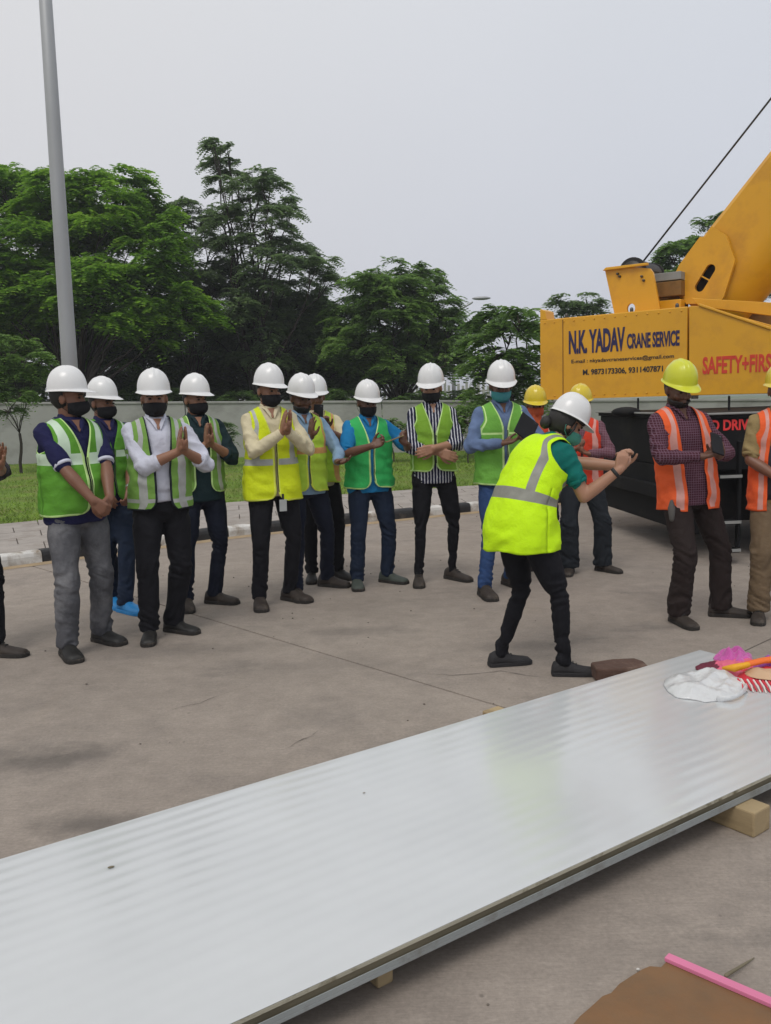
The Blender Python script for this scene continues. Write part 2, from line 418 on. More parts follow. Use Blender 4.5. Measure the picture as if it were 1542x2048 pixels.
V[:, 0] = base + np.stack([-dx, -dy, dx * 0], 1); V[:, 1] = base + np.stack([dx, dy, dx * 0], 1)
tip = base + np.stack([lx, ly, hh], 1)
V[:, 2] = tip + np.stack([dx * .3, dy * .3, dx * 0], 1); V[:, 3] = tip - np.stack([dx * .3, dy * .3, dx * 0], 1)
m_blade = mat('grass_blade', (.165, .265, .025), .8, var=.4, vscale=2.0)
tag(mesh_obj('grass', quads_mesh(V), m_blade), 'short green lawn grass between the pavement and the wall', 'grass', kind='stuff')

# ---- boundary wall
m_wall = mat('wall_render', (.34, .34, .325), .9, var=.10, vscale=.9, bump=.4, bscale=30, dirt=(.20, .20, .185), dscale=.9, dthr=(.48, .72), stretch=(1, 1, 1.6))
wr_ = empty('boundary_wall', (0, 22.5, 0)); tag(wr_, 'long low grey rendered boundary wall beyond the lawn', 'wall')
yL = on_y(50, 809, 22.4).z; yR = on_y(900, 805, 22.4).z
xL = on_y(50, 809, 22.4).x; xR = on_y(900, 805, 22.4).x
def wz(x): return min(2.0, max(1.2, yL + (yR - yL) * (x - xL) / (xR - xL)))
for i in range(9):
    xa = -20 + i * 5.0; xb = xa + 4.98
    q = MB(); za, zb = wz(xa), wz(xb)
    q.prism([(xa, -.1, -.2), (xb, -.1, -.2), (xb, -.1, zb), (xa, -.1, za)], (0, .2, 0)); q.build('wall_panel', m_wall, wr_, bevel=.01)
    q = MB(); q.prism([(xa, -.13, za), (xb, -.13, zb), (xb, -.13, zb + .06), (xa, -.13, za + .06)], (0, .26, 0)); q.build('coping', m_wall, wr_, bevel=.01)

# ---- pale picket fence far behind the wall
m_pick = mat('weathered_picket', (.42, .43, .38), .8, var=.2)
pf = empty('picket_fence', (0, 34, 0)); tag(pf, 'far pale picket fence half hidden by green growth beyond the wall', 'fence')
rr = random.Random(9); pk = MB().box((-.035, -.012, 0), (.035, .012, 1.0)).mesh('picket'); pk.materials.append(m_pick)
x = -15.5
cnt = 0
while x < 6.5 and cnt < 290:
    o = bpy.data.objects.new('picket', pk); link(o, pf); o.location = (x, 0, rr.uniform(.9, 1.0)); o.scale = (1.4, 1, rr.uniform(1.0, 1.25)); x += .16 * rr.uniform(.8, 1.3); cnt += 1
q = MB(); q.box((-15.6, .02, 1.2), (6.6, .06, 1.27)); q.box((-15.6, .02, 1.75), (6.6, .06, 1.82)); q.box((-15.6, .03, -.1), (-15.5, .1, 1.9)); q.build('rail', m_pick, pf)

# ---- light pole
m_galv = mat('galvanised_steel', (.36, .37, .38), .5, metal=.35, var=.12, vscale=3, bump=.1, bscale=12, stretch=(1, 1, .15))
pp = on_z(158, 1048, .1); pbase = Vector((pp.x, 10.6, 0))
pbase.x = on_y(140, 740, 10.6).x
ptop = on_y(91, 0, 10.6)
lp = empty('light_pole', (pbase.x, pbase.y, .1)); tag(lp, 'tall grey steel light pole behind the men at the left', 'light pole')
axis = Vector((ptop.x - pbase.x, 0, ptop.z - on_y(140, 740, 10.6).z)).normalized()
base_l = Vector((0, 0, 0)) - axis * 0
zt = 9.5
foot = pbase - axis * ((on_y(140, 740, 10.6).z - .1) / axis.z); foot.z = .1; lp.location = foot
MB().tube([axis * 0, axis * 2.2, axis * 4.7, axis * zt], [.100, .090, .078, .055], 20, cap=False).build('shaft', m_galv, lp, True)
MB().box((-.19, -.19, 0), (.19, .19, .03)).build('base_plate', m_galv, lp, bevel=.004)
for a in (-1, 1):
    for b in (-1, 1): MB().tube([(a * .15, b * .15, .0), (a * .15, b * .15, .07)], .013, 8).build('bolt', m_galv, lp)
MB().box((-.055, -.125, .75), (.055, -.09, 1.15)).build('service_hatch', m_galv, lp, bevel=.004)
MB().tube([axis * zt, axis * zt + Vector((-.6, 0, .25)), axis * zt + Vector((-1.5, 0, .35))], [.045, .04, .035], 12).build('arm', m_galv, lp, True)
MB().ell(axis * zt + Vector((-1.75, 0, .33)), (.34, .12, .06)).build('lamp_head', m_galv, lp, True)

# ---- far street lamp whose arm shows above the trees
fl = on_y(955, 600, 34); fl2 = on_y(915, 618, 34)
sl = empty('street_lamp', (fl2.x - .2, 34, -.1)); tag(sl, 'far street lamp with its arm rising above the trees', 'street lamp')
MB().tube([(0, 0, 0), (0, 0, fl2.z - .3)], [.09, .06], 12, cap=False).build('pole', m_galv, sl, True)
MB().tube([(0, 0, fl2.z - .3), (.25, 0, fl2.z + .05), (fl.x - fl2.x, 0, fl.z + .02)], [.05, .04, .035], 10).build('arm', m_galv, sl, True)
MB().ell((fl.x - fl2.x + .35, 0, fl.z + .16), (.36, .13, .07), Matrix.Identity(4)).build('lamp_head', m_galv, sl, True)
# ================================================================ TREES
def leaf_mat(name, c1, c2, c3):
    m = bpy.data.materials.new(name); m.use_nodes = True; n = m.node_tree.nodes; l = m.node_tree.links
    p = n['Principled BSDF']; p.inputs['Roughness'].default_value = .5; p.inputs['Specular IOR Level'].default_value = .25
    t = n.new('ShaderNodeTexCoord'); no = n.new('ShaderNodeTexNoise'); no.inputs['Scale'].default_value = .8; no.inputs['Detail'].default_value = 4
    l.new(t.outputs['Object'], no.inputs[0])
    gi = n.new('ShaderNodeNewGeometry'); ad = n.new('ShaderNodeMath'); ad.operation = 'MULTIPLY_ADD'; ad.inputs[1].default_value = .30
    l.new(gi.outputs['Random Per Island'], ad.inputs[0]); l.new(no.outputs['Fac'], ad.inputs[2])
    r = n.new('ShaderNodeValToRGB'); l.new(ad.outputs[0], r.inputs[0])
    r.color_ramp.elements[0].position = .42; r.color_ramp.elements[0].color = (*c1, 1)
    r.color_ramp.elements[1].position = .86; r.color_ramp.elements[1].color = (*c3, 1)
    e = r.color_ramp.elements.new(.64); e.color = (*c2, 1)
    l.new(r.outputs[0], p.inputs['Base Color'])
    tr = n.new('ShaderNodeBsdfTranslucent'); l.new(r.outputs[0], tr.inputs[0])
    mxs = n.new('ShaderNodeMixShader'); mxs.inputs[0].default_value = .5
    l.new(p.outputs[0], mxs.inputs[1]); l.new(tr.outputs[0], mxs.inputs[2]); l.new(mxs.outputs[0], n['Material Output'].inputs[0])
    return m
LM_bright = leaf_mat('leaf_bright', (.085, .175, .026), (.170, .340, .036), (.300, .500, .060))
LM_mid = leaf_mat('leaf_mid', (.090, .160, .048), (.160, .280, .066), (.250, .400, .095))
LM_dark = leaf_mat('leaf_dark', (.075, .130, .040), (.120, .210, .060), (.190, .310, .090))
LM_grey = leaf_mat('leaf_grey_green', (.105, .165, .072), (.170, .255, .110), (.250, .355, .145))
m_bark = mat('bark', (.045, .036, .028), .95, var=.3, vscale=8, bump=.8, bscale=25, stretch=(1, 1, .3))

def fronds(P, AZ, L, rs, pairs=8, lw=.036, droop=.5, ll=.28, pitch0=.35):
    """pinnate leaves: P (n,3) bases, AZ heading, L length -> quads (n*pairs*2,4,3)"""
    n = len(P); out = []
    fw = np.stack([np.cos(AZ), np.sin(AZ), np.zeros(n)], 1); sd = np.stack([-np.sin(AZ), np.cos(AZ), np.zeros(n)], 1)
    up = np.array([0, 0, 1.0]); roll = rs.normal(0, .35, n); pt = rs.normal(pitch0, .3, n)
    for k in range(pairs):
        f = (k + .7) / pairs; z = np.sin(pt) * f - droop * f * f
        ctr = P + (fw * (f * np.cos(pt))[:, None] + up * z[:, None]) * L[:, None]
        ln = L * ll * (1 - .55 * abs(f - .42) / .58) ; wd = L * lw / .36 * .36
        for s in (-1, 1):
            dirv = sd * s * .93 + fw * .36; dz = np.tan(roll) * s * .5 - .22
            dirv = dirv + up * dz[:, None]; dirv /= np.linalg.norm(dirv, axis=1)[:, None]
            wv = fw * .9 + up * (.25 * rs.normal(0, 1, n))[:, None]; wv /= np.linalg.norm(wv, axis=1)[:, None]
            q = np.zeros((n, 4, 3)); a = ctr; b = ctr + dirv * ln[:, None]; m_ = (a + b) / 2
            q[:, 0] = a; q[:, 1] = m_ + wv * wd[:, None]; q[:, 2] = b; q[:, 3] = m_ - wv * wd[:, None]
            out.append(q)
    return np.concatenate(out, 0)

def branch(mb, a, b, r0, r1, seed, n=5, wob=.12):
    r = random.Random(seed); pts = []; L = (b - a).length
    for i in range(n + 1):
        f = i / n; p = a.lerp(b, f); w = math.sin(f * math.pi) * wob * L
        p += Vector((r.uniform(-1, 1) * w * .6, r.uniform(-1, 1) * w * .6, r.uniform(-.2, 1) * w * .7)); pts.append(p)
    mb.tube(pts, [r0 + (r1 - r0) * (i / n) ** .8 for i in range(n + 1)], 8, cap=False)
    return pts

tree_seed = 10
def tree(name, label, Y, pads, base_px, m, group=None, dens=1.0, L=.5, trunk_r=.16, droop=.62, flatn=.82, pairs=8, lw=.075, depth=1.0, ll=.34, cat='tree', fork=.3):
    """pads: (px, py, r_px[, dY]) clumps of the crown, measured in the photograph and set at the tree's own distance"""
    global tree_seed; tree_seed += 1; rs = np.random.RandomState(tree_seed); rr = random.Random(tree_seed)
    bx = on_y(base_px, 900, Y).x; root = empty(name, (bx, Y, -.1)); tag(root, label, cat, group)
    C = []; 
    for p in pads:
        dY = p[3] if len(p) > 3 else rr.uniform(-1, 1) * depth
        c = on_y(p[0], p[1], Y + dY); r = p[2] / F_PX * (Y + dY); C.append((c, r))
    O = Vector(root.location); Q = []
    zc = sum(c.z for c, r in C) / len(C); cen = Vector((sum(c.x for c, r in C) / len(C), Y, zc))
    for c, r in C:
        n = int(dens * 92 * r * r / (L * L * .5)) + 22
        # little sub clumps inside each pad, so that the outline is uneven and the light and dark separate
        ns = max(5, int(11 * r / .6)); sub = rs.normal(0, 1, (ns, 3)); sub /= np.linalg.norm(sub, axis=1)[:, None] + 1e-6
        sub *= (rs.uniform(.25, 1, (ns, 1)) ** .6) * np.array([r * .9, r * .9, r * flatn])
        w = rs.randint(0, ns, n); d = rs.normal(0, 1, (n, 3)); d /= np.linalg.norm(d, axis=1)[:, None]
        d[:, 2] = np.abs(d[:, 2]) * .8 - .15
        sr = r * rs.uniform(.22, .42, ns)[w]
        P = sub[w] + d * (sr * rs.uniform(.5, 1.0, n) ** .5)[:, None] * np.array([1, 1, .85])
        out = P.copy(); out[:, 0] += (c.x - cen.x) * .25; az = np.arctan2(out[:, 1], out[:, 0]) + rs.normal(0, .7, n)
        P = P + np.array(c - O)
        Q.append(fronds(P, az, L * rs.uniform(.55, 1.15, n), rs, pairs, lw, droop, ll))
    me = quads_mesh(np.concatenate(Q, 0).astype(np.float32)); mesh_obj('crown', me, m, root)
    mb = MB(); zlow = min(c.z - r for c, r in C); fk = Vector((0, 0, max(1.0, zlow * .6 + .3)))
    tp = branch(mb, Vector((0, 0, -.2)), fk, trunk_r * 1.25, trunk_r * .85, tree_seed, 6, .05); mb.build('trunk', m_bark, root, True)
    mb = MB(); 
    for i, (c, r) in enumerate(C):
        tgt = Vector(c) - O - Vector((0, 0, r * .2)); mid = fk.lerp(tgt, .45) + Vector((rr.uniform(-.2, .2), rr.uniform(-.2, .2), .15))
        k = min(1, r / 1.2); branch(mb, fk, mid, trunk_r * (.25 + .12 * k), trunk_r * .15, i + 3, 4, .06); branch(mb, mid, tgt, trunk_r * .15, .015, i + 90, 5, .08)
        for j in range(3):
            t2 = tgt + Vector((rr.uniform(-.8, .8) * r, rr.uniform(-.8, .8) * r, rr.uniform(0, .6) * r)); branch(mb, tgt.lerp(mid, .2), t2, .02, .007, i * 7 + j, 3, .1)
    mb.build('limbs', m_bark, root, True)
    return root

GT = 'trees beyond the boundary wall'
tree('broad_tree', 'broad bright green feathery tree filling the left side behind the light pole', 26,
     [(-70,470,110),(0,370,52),(35,410,80),(105,385,62),(165,395,60),(120,440,80),(205,430,72),(255,372,40),(262,425,50),(300,420,40),(330,470,45),
      (45,500,100),(-40,560,100),(150,515,95),(250,500,85),(320,530,65),(90,590,85,-1.6),(190,585,90,-1.8),(285,590,75,-1.6),(20,610,80,-1.2),
      (355,615,50,-2.0),(400,620,38,-2.0),(240,645,60,-2.2),(310,650,55,-1.8),(60,640,90,.6),(150,620,90,.8),(240,600,90,.8),(20,700,70),(210,690,60)], 160, LM_bright, GT, L=.60, dens=.75, trunk_r=.26, depth=1.6)
tree('airy_tree', 'slim grey green tree between the broad left tree and the tallest tree', 28,
     [(365,415,32),(395,445,36),(360,480,40),(420,490,40),(385,540,55),(430,560,50),(350,600,50),(420,620,60),(390,590,60),(380,650,60),(440,660,60),(330,640,50)], 395, LM_grey, GT, L=.46, dens=.55, trunk_r=.16)
tree('tall_tree', 'tallest tree with sparse tufts and a thin leaning top', 27,
     [(428,290,17),(455,300,14),(438,330,24),(470,345,27),(448,372,22),(515,350,22),(540,368,26),(500,385,30),(575,415,28),(545,430,38),(495,430,34),(450,440,30),
      (470,490,36),(520,485,46),(565,470,30),(595,510,38),(630,535,38),(655,565,24),(545,545,60),(480,560,50),(610,590,50),(645,620,35),(560,640,65),(500,640,60),(520,600,70),(590,640,60),(460,620,60),(620,680,55),(540,690,70),(460,690,60)],
     520, LM_grey, GT, L=.46, dens=.50, trunk_r=.2, depth=1.2)
tree('round_tree', 'rounded bushy tree right of the tallest tree with a wispy top', 26,
     [(735,560,34),(775,555,42),(825,543,26),(850,560,24),(810,590,42),(745,610,48),(690,620,34),(700,655,46),(865,590,26),(888,620,32),(905,655,30),(850,640,50),(780,650,66),(720,690,60),(830,690,60),(895,695,34),(780,600,60),(840,640,60),(735,650,60),(780,715,60),(860,715,50),(700,715,50),(905,715,35)],
     800, LM_mid, GT, L=.50, dens=.62, trunk_r=.18, depth=1.2)
tree('drooping_tree', 'young tree with long drooping leaves left of the yellow crane', 20,
     [(1000,625,20),(1040,635,26),(975,650,26),(1020,665,34),(1060,660,18),(985,700,40),(1040,710,40),(960,735,30),(1010,760,46),(1062,760,28),(965,800,30),(1030,810,40),(925,830,22,-.5)],
     1020, LM_mid, GT, L=.55, dens=.75, trunk_r=.1, depth=.6, lw=.085, droop=.7)
tree('small_tree', 'small sparse treetop showing above the left end of the crane', 24,
     [(1118,603,16),(1140,615,20),(1175,605,20),(1188,622,14),(1160,630,24)], 1150, LM_grey, GT, L=.42, dens=.7, trunk_r=.08, depth=.4)
tree('crane_side_tree', 'dark tree showing between the winch and the boom of the crane', 24,
     [(1345,505,22),(1372,492,24),(1335,530,22),(1395,510,26),(1425,450,18),(1440,434,14),(1420,480,26),(1360,545,30)], 1390, LM_mid, GT, L=.45, dens=.9, trunk_r=.1, depth=.5)
tree('right_edge_tree', 'dark foliage seen under the crane boom at the right edge', 24,
     [(1545,565,32),(1560,600,40),(1590,560,50)], 1560, LM_dark, GT, L=.45, trunk_r=.1, depth=.4)
# dark understorey, one shrub each; darker leaf colour stands in for canopy shade
GU = 'dark bushes growing under the trees'
us = [(-40,690,95,'dark bush under the broad tree at the left edge'),(95,665,60,'dark bush just left of the light pole'),(195,700,75,'dark bush just right of the light pole'),
      (275,690,60,'dark bush above the white shirted man'),(450,710,90,'darkest bush above the gap between two groups of men'),(545,735,75,'dark bush above the yellow vested man'),
      (640,715,80,'dark bush above the pair of white helmets'),(745,735,70,'dark bush above the bright blue shirted man'),(850,705,50,'dark bush above the striped shirted man'),(590,650,70,'dark bush below the tallest tree'),
      (690,760,45,'low dark bush right of the pair of white helmets'),
      (20,755,60,'low dark bush behind the sapling at the left edge'),(330,760,50,'low dark bush between the white shirted man and his neighbour'),(440,775,50,'low dark bush in the gap between two groups of men'),
      (240,770,40,'low dark bush left of the white shirted man'),(140,760,45,'low dark bush behind the foot of the light pole')]
for i, (px, py, r, lb) in enumerate(us):
    rr_ = random.Random(50 + i)
    pads = [(px + rr_.uniform(-.5, .5) * r, py + rr_.uniform(-.35, .35) * r, r * rr_.uniform(.55, .8), rr_.uniform(-.6, .6)) for _ in range(4)]
    tree('bush', lb, 29 + (i % 3), pads, px, LM_dark, GU, L=.6, dens=1.5, trunk_r=.07, flatn=.9, pairs=6, lw=.1, ll=.4, depth=.5, cat='bush')
GL = 'pale green shrubs behind the wall'
lows = [(-20,790,40),(70,800,36),(200,806,26),(285,792,34),(345,800,26),(430,806,24),(480,800,26),(650,795,28),(700,800,30),(770,800,28),(835,795,30),(905,795,32)]
lbs = ['pale shrub behind the wall at the left edge','pale shrub behind the wall by the sapling','pale shrub behind the second helmet from the left','pale shrub between the white shirt and his neighbour',
       'pale shrub left of the fourth white helmet','pale shrub right of the fourth white helmet','pale shrub left of the yellow vested man','pale shrub right of the pair of helmets',
       'pale shrub left of the bright blue shirt','pale shrub right of the bright blue shirt','pale shrub left of the striped shirted man','pale shrub right of the striped shirted man']
for i, (px, py, r) in enumerate(lows):
    tree('shrub', lbs[i], 25 + (i % 2), [(px, py, r), (px + r, py + 6, r * .7), (px - r, py + 8, r * .7)], px, LM_mid, GL, L=.34, dens=.6, trunk_r=.03, pairs=6, lw=.1, depth=.3, cat='shrub')
# plants on the lawn side
tree('sapling', 'thin leafy sapling on the lawn at the left edge before the wall', 19,
     [(10,700,30),(45,715,32),(-20,730,30),(25,745,34),(62,750,24),(0,780,28),(40,790,22),(80,715,18),(20,820,14)], 42, LM_mid, None, L=.34, dens=.75, trunk_r=.035, pairs=7, depth=.5)
tree('young_plant', 'young leafy plant before the wall beside the bright blue shirted man', 19, [(775,845,14),(797,852,12),(785,868,16),(800,880,10)], 785, LM_mid, 'young plants before the wall', L=.3, dens=.8, trunk_r=.015, depth=.2, cat='plant')
tree('young_plant', 'young leafy plant before the wall beside the teal shirted man', 19, [(440,850,12),(452,872,12),(436,884,12)], 445, LM_grey, 'young plants before the wall', L=.26, dens=.6, trunk_r=.012, depth=.2, cat='plant')
tree('young_plant', 'young leafy plant before the wall between the striped and the denim shirts', 18, [(935,845,16),(950,822,14),(925,865,12)], 938, LM_mid, 'young plants before the wall', L=.3, dens=.8, trunk_r=.015, depth=.2, cat='plant')
# ================================================================ CRANE
m_yel = mat('crane_yellow_paint', (.70, .345, .008), .42, var=.06, vscale=1.5, coat=.15, bump=.08, bscale=8, dirt=(.50, .225, .015), dscale=2.6, dthr=(.50, .85))
m_blk = mat('chassis_black_paint', (.009, .009, .010), .75, var=.2, vscale=3, dirt=(.022, .020, .018), dscale=3, spec=.15)
m_navy = mat('navy_lettering', (.016, .012, .075), .5); m_blkl = mat('black_lettering', (.02, .018, .02), .5)
m_redl = mat('red_lettering', (.62, .045, .02), .5); m_steel = mat('greasy_steel', (.09, .085, .08), .45, metal=.7, var=.3, vscale=12)
m_lt = mat('worn_light_trim', (.24, .245, .235), .6, var=.15); m_rub = mat('tyre_rubber', (.02, .02, .021), .85, bump=.4, bscale=30)
m_lens = mat('red_lens', (.35, .012, .01), .25, coat=.5)
CO = Vector((2.03, 11.5, 0)); CU = Vector((.801, -.598, 0)).normalized(); CW = Vector((.598, .801, 0)).normalized(); CZ = Vector((0, 0, 1))
def lerp_(a, b, t): return a + (b - a) * t
def CP(u, w, z): return CO + CU * u + CW * w + CZ * z
def cuz(px, py, w=0.0):
    p = on_plane(px, py, CP(0, w, 0), CW); return (p - CO).dot(CU), p.z
crane = empty('mobile_crane', (3.0, 8.2, 0)); tag(crane, 'yellow mobile crane with black chassis and raised boom at the right', 'crane')
def cprism(name, poly, w0, w1, m=None, parent=None, bevel=.006):
    q = MB().prism([CP(u, w0, z) for u, z in poly], CW * (w1 - w0)); o = q.build(name, m or m_yel, None, bevel=bevel)
    if parent is None: to_child(o, crane)
    return o
def wchild(o, par): # par itself sits (identity) under the crane: world-coordinate meshes
    o.parent = par; return o
def plate_holes(name, outer, holes, w0, th, m):
    """outer/holes: lists of (u,z); flat plate with real openings"""
    c = bpy.data.curves.new('plate', 'CURVE'); c.dimensions = '2D'; c.fill_mode = 'BOTH'; c.extrude = th / 2
    for pl in [outer] + holes:
        s = c.splines.new('POLY'); s.points.add(len(pl) - 1)
        for i, (a, b) in enumerate(pl): s.points[i].co = (a, b, 0, 1)
        s.use_cyclic_u = True
    o = bpy.data.objects.new('tmp', c); COL.objects.link(o); dg = bpy.context.evaluated_depsgraph_get(); dg.update()
    me = bpy.data.meshes.new_from_object(o.evaluated_get(dg), depsgraph=dg); bpy.data.objects.remove(o); me.materials.clear()
    for v in me.vertices:
        a, b, c_ = v.co; v.co = CP(a, w0 + th / 2 - c_, b)
    o = mesh_obj(name, me, m); to_child(o, crane); return o
def put_text(txt, p_left_bot, U, width, height, m, par, N=None, bold=0.0, name='lettering', space=1.0, skew=0.0):
    me, w = text_mesh(txt, 1.0, 1.0, bold, 0.004, space)
    xs = [v.co.x for v in me.vertices]; ys = [v.co.y for v in me.vertices]; x0, x1, y0, y1 = min(xs), max(xs), min(ys), max(ys)
    for v in me.vertices:
        a = (v.co.x - x0) / (x1 - x0) * width; b = (v.co.y - y0) / (y1 - y0) * height; v.co = p_left_bot + U * (a + skew * b) + CZ * b + N * (.004 if v.co.z > 0 else 0)
    o = mesh_obj(name, me, m)
    if par is crane: to_child(o, crane)
    else: wchild(o, par)
    return o
zt = cuz(1081, 640)[1]; zt2 = cuz(1372, 613)[1]; zb = cuz(1082, 800)[1]; zb2 = cuz(1372, 791)[1]; uR = cuz(1374, 700)[0]; uL = cuz(1080, 700)[0]
ztop = (zt + zt2) / 2; zbot = (zb + zb2) / 2
cw = cprism('counterweight', [(uL, zb), (uR, zb2), (uR, zt2), (uL, zt)], 0, 2.5, bevel=.012)
ub = cuz(1125, 700)[0]
wchild(MB().prism([CP(ub, -.006, zb + .02), CP(ub + .012, -.006, zb + .02), CP(ub + .012, -.006, zt - .02), CP(ub, -.006, zt - .02)], CW * .008).build('weld_seam', mat('seam_dark', (.28, .13, .01), .6), None), cw)
a_, b_ = cuz(1080, 618), cuz(1093, 640)
wchild(MB().prism([CP(a_[0], .0, zt - .001), CP(b_[0], .0, zt - .001), CP(b_[0] - .02, .0, a_[1] - .03), CP(a_[0], .0, a_[1])], CW * .25).build('lifting_lug', m_yel, None, bevel=.006), cw)
for uu in (.35, 1.2, 1.75):
    wchild(MB().tube([CP(uL + uu, .05, ztop - .02), CP(uL + uu, .05, ztop + .035)], .022, 8).build('bolt', m_steel, None), cw)
N_ = -CW * .002
def line_text(txt, pxl, pxr, pyb_l, h, m, par, w=0.0, bold=0.0, space=1.0, zb_=None, skew=0.0):
    ul, z_ = cuz(pxl, pyb_l, w); ur = cuz(pxr, pyb_l, w)[0]
    put_text(txt, CP(ul, w - .0015, z_), CU, ur - ul, h, m, par, -CW, bold, space=space, skew=skew)
h1 = cuz(1140, 664)[1] - cuz(1140, 711)[1]
line_text('N.K. YADAV', 1138, 1250, 709, h1, m_navy, cw, bold=.035, space=.95, skew=.0)
ul, z1 = cuz(1138, 709); ul2, z2 = cuz(1254, 698)
line_text('CRANE SERVICE', 1254, 1359, 698, cuz(1300, 664)[1] - cuz(1300, 695)[1], m_navy, cw, bold=.03, space=.95)
line_text('E-mail : nkyadavcraneservices@gmail.com', 1143, 1348, 729, .062, m_blkl, cw, bold=.008)
line_text('M. 9873173306, 9311407871', 1166, 1326, 752, .082, m_blkl, cw, bold=.025)
# side plate of the turntable
pl = [cuz(1378, 791), cuz(1542, 787), (4.6, zbot), (4.6, 1.85), cuz(1542, 660), cuz(1398, 612), cuz(1378, 612)]
sp = cprism('side_panel', pl, .0, .05, bevel=.006)
line_text('SAFETY+FIRST', 1405, 1558, 749, cuz(1406, 714)[1] - cuz(1406, 749)[1], m_redl, sp, bold=.03)
cprism('side_panel', pl, 2.4, 2.45, bevel=.006)
cprism('turntable_floor', [(uR + .02, zbot), (4.6, zbot), (4.6, zbot + .08), (uR + .02, zbot + .08)], .055, 2.395)
cprism('cross_member', [(uR + .05, zbot + .1), (uR + .16, zbot + .1), (uR + .16, ztop - .1), (uR + .05, ztop - .1)], .055, 2.39)
# sloping edge lip along the side plate's top
e0, e1 = cuz(1398, 612), cuz(1542, 660)
cprism('edge_lip', [e0, e1, (e1[0], e1[1] + .03), (e0[0], e0[1] + .03)], -.02, .09)
# long bar above it and the inner sloped brace
cprism('frame_rail', [cuz(1383, 596, .45), cuz(1560, 606, .45), cuz(1560, 634, .45), cuz(1398, 613, .45)], .45, .62)
cprism('brace', [cuz(1462, 628, .3), cuz(1560, 655, .3), cuz(1560, 672, .3), cuz(1470, 640, .3)], .3, .4)
cprism('inner_frame', [cuz(1384, 602, 1.0), cuz(1600, 602, 1.0), cuz(1600, 700, 1.0), cuz(1384, 700, 1.0)], 1.25, 1.32, mat('machinery_brown', (.20, .10, .02), .6, var=.3, vscale=10))
cprism('hydraulic_block', [cuz(1405, 618, .6), cuz(1470, 632, .6), cuz(1470, 668, .6), cuz(1405, 668, .6)], .65, 1.1, m_blk)
# winch
wp = [cuz(*p, .35) for p in ((1210, 541), (1216, 536), (1243, 532), (1300, 537), (1306, 545), (1320, 618), (1315, 624), (1230, 634))]
hc = cuz(1262, 617, .35); hole = [(hc[0] + .052 * math.cos(a), hc[1] + .062 * math.sin(a)) for a in [2 * math.pi * i / 20 for i in range(20)]]
wpl = plate_holes('winch_plate', wp, [hole], .35, .04, m_yel)
plate_holes('winch_plate', wp, [hole], 1.15, .04, m_yel)
for px_, py_ in ((1240, 553), (1288, 561), (1236, 548), (1284, 553)):
    u_, z_ = cuz(px_, py_, .35); MBo = MB().tube([CP(u_, .35, z_), CP(u_, .325, z_)], .016, 8).build('bolt', m_steel, None); to_child(MBo, crane)
u0_, z0_ = cuz(1210, 541, .35); u1_, z1_ = cuz(1243, 530, .35)
cprism('winch_top_lip', [(u0_ - .015, z0_ - .005), (u0_ + .03, z0_ + .03), (u1_ + .35, z1_ - .015), (u1_ + .35, z1_ - .045)], .30, .345)
# drum with wound rope
uc, zc_ = cuz(1275, 546, .6)
m_rope = mat('wire_rope', (.10, .10, .105), .5, metal=.6, bump=.6, bscale=120)
q = MB(); pts = [CP(uc, .40, zc_), CP(uc, 1.13, zc_)]; q.tube(pts, .13, 28, cap=False); o = q.build('winch_drum', m_steel, None, True); to_child(o, crane)
for wv in (.42, 1.08):
    q = MB(); q.tube([CP(uc, wv, zc_), CP(uc, wv + .03, zc_)], .175, 28, cap=False); o2 = q.build('drum_flange', m_rub, None); wchild(o2, o)
q = MB()
for k in range(26):
    wv = .46 + k * .0235
    ring = [CP(uc + .148 * math.cos(a), wv, zc_ + .148 * math.sin(a)) for a in [2 * math.pi * i / 24 for i in range(25)]]
    q.tube(ring, .012, 6, cap=False)
o3 = q.build('rope_wrap', m_rope, None, True); o3['kind'] = 'stuff'; wchild(o3, o)
# machinery between winch plate and boom foot
for (ya, yb, mm) in ((548, 558, m_lt), (566, 590, mat('machinery_brown', (.20, .10, .02), .6, var=.3, vscale=10)), (603, 611, m_yel), (614, 620, m_yel)):
    a_, b_ = cuz(1306, ya, .6), cuz(1362, yb, .6)
    cprism('winch_frame_bar', [(a_[0], b_[1]), (b_[0], b_[1]), (b_[0], a_[1]), (a_[0], a_[1])], .6, .75, mm)
a_, b_ = cuz(1300, 556, 1.0), cuz(1372, 622, 1.0)
cprism('winch_gearbox', [(a_[0], b_[1]), (b_[0], b_[1]), (b_[0], a_[1]), (a_[0], a_[1])], .9, 1.1, mat('machinery_brown', (.2, .1, .02)))
# boom
WB = .85
A0 = Vector((*cuz(1412, 462, WB), 0)); A1 = Vector((*cuz(1542, 297, WB), 0)); ad = (A1 - A0).normalized(); an = Vector((ad.y, -ad.x, 0))   # an points below the boom
def sect(s, top, side, bot, hw):
    out = []; P0 = A0 + ad * s
    prof = [(-hw + .05, 0), (-hw, .05), (-hw, side)] + [(-hw * math.cos(t), side + (bot - side) * math.sin(t)) for t in [math.pi * k / 12 for k in range(1, 12)]] + [(hw, side), (hw, .05), (hw - .05, 0)]
    for w_, dn in prof:
        q = P0 + an * (dn + top); out.append(CP(q.x, WB + .37 + w_, q.y))
    return out
def boom_part(name, s0, s1, top, side, bot, hw, m):
    a = sect(s0, top, side, bot, hw); b = sect(s1, top, side, bot, hw); n = len(a)
    q = MB().add(a + b, [tuple(range(n - 1, -1, -1)), tuple(range(n, 2 * n))] + [(i, (i + 1) % n, (i + 1) % n + n, i + n) for i in range(n)])
    o = q.build(name, m, None); o.data.polygons.foreach_set('use_smooth', [True] * len(o.data.polygons))
    for p in o.data.polygons: p.use_smooth = 4 <= 0 or True
    try: o.data.set_sharp_from_angle(angle=R(35))
    except Exception: pass
    to_child(o, crane); return o
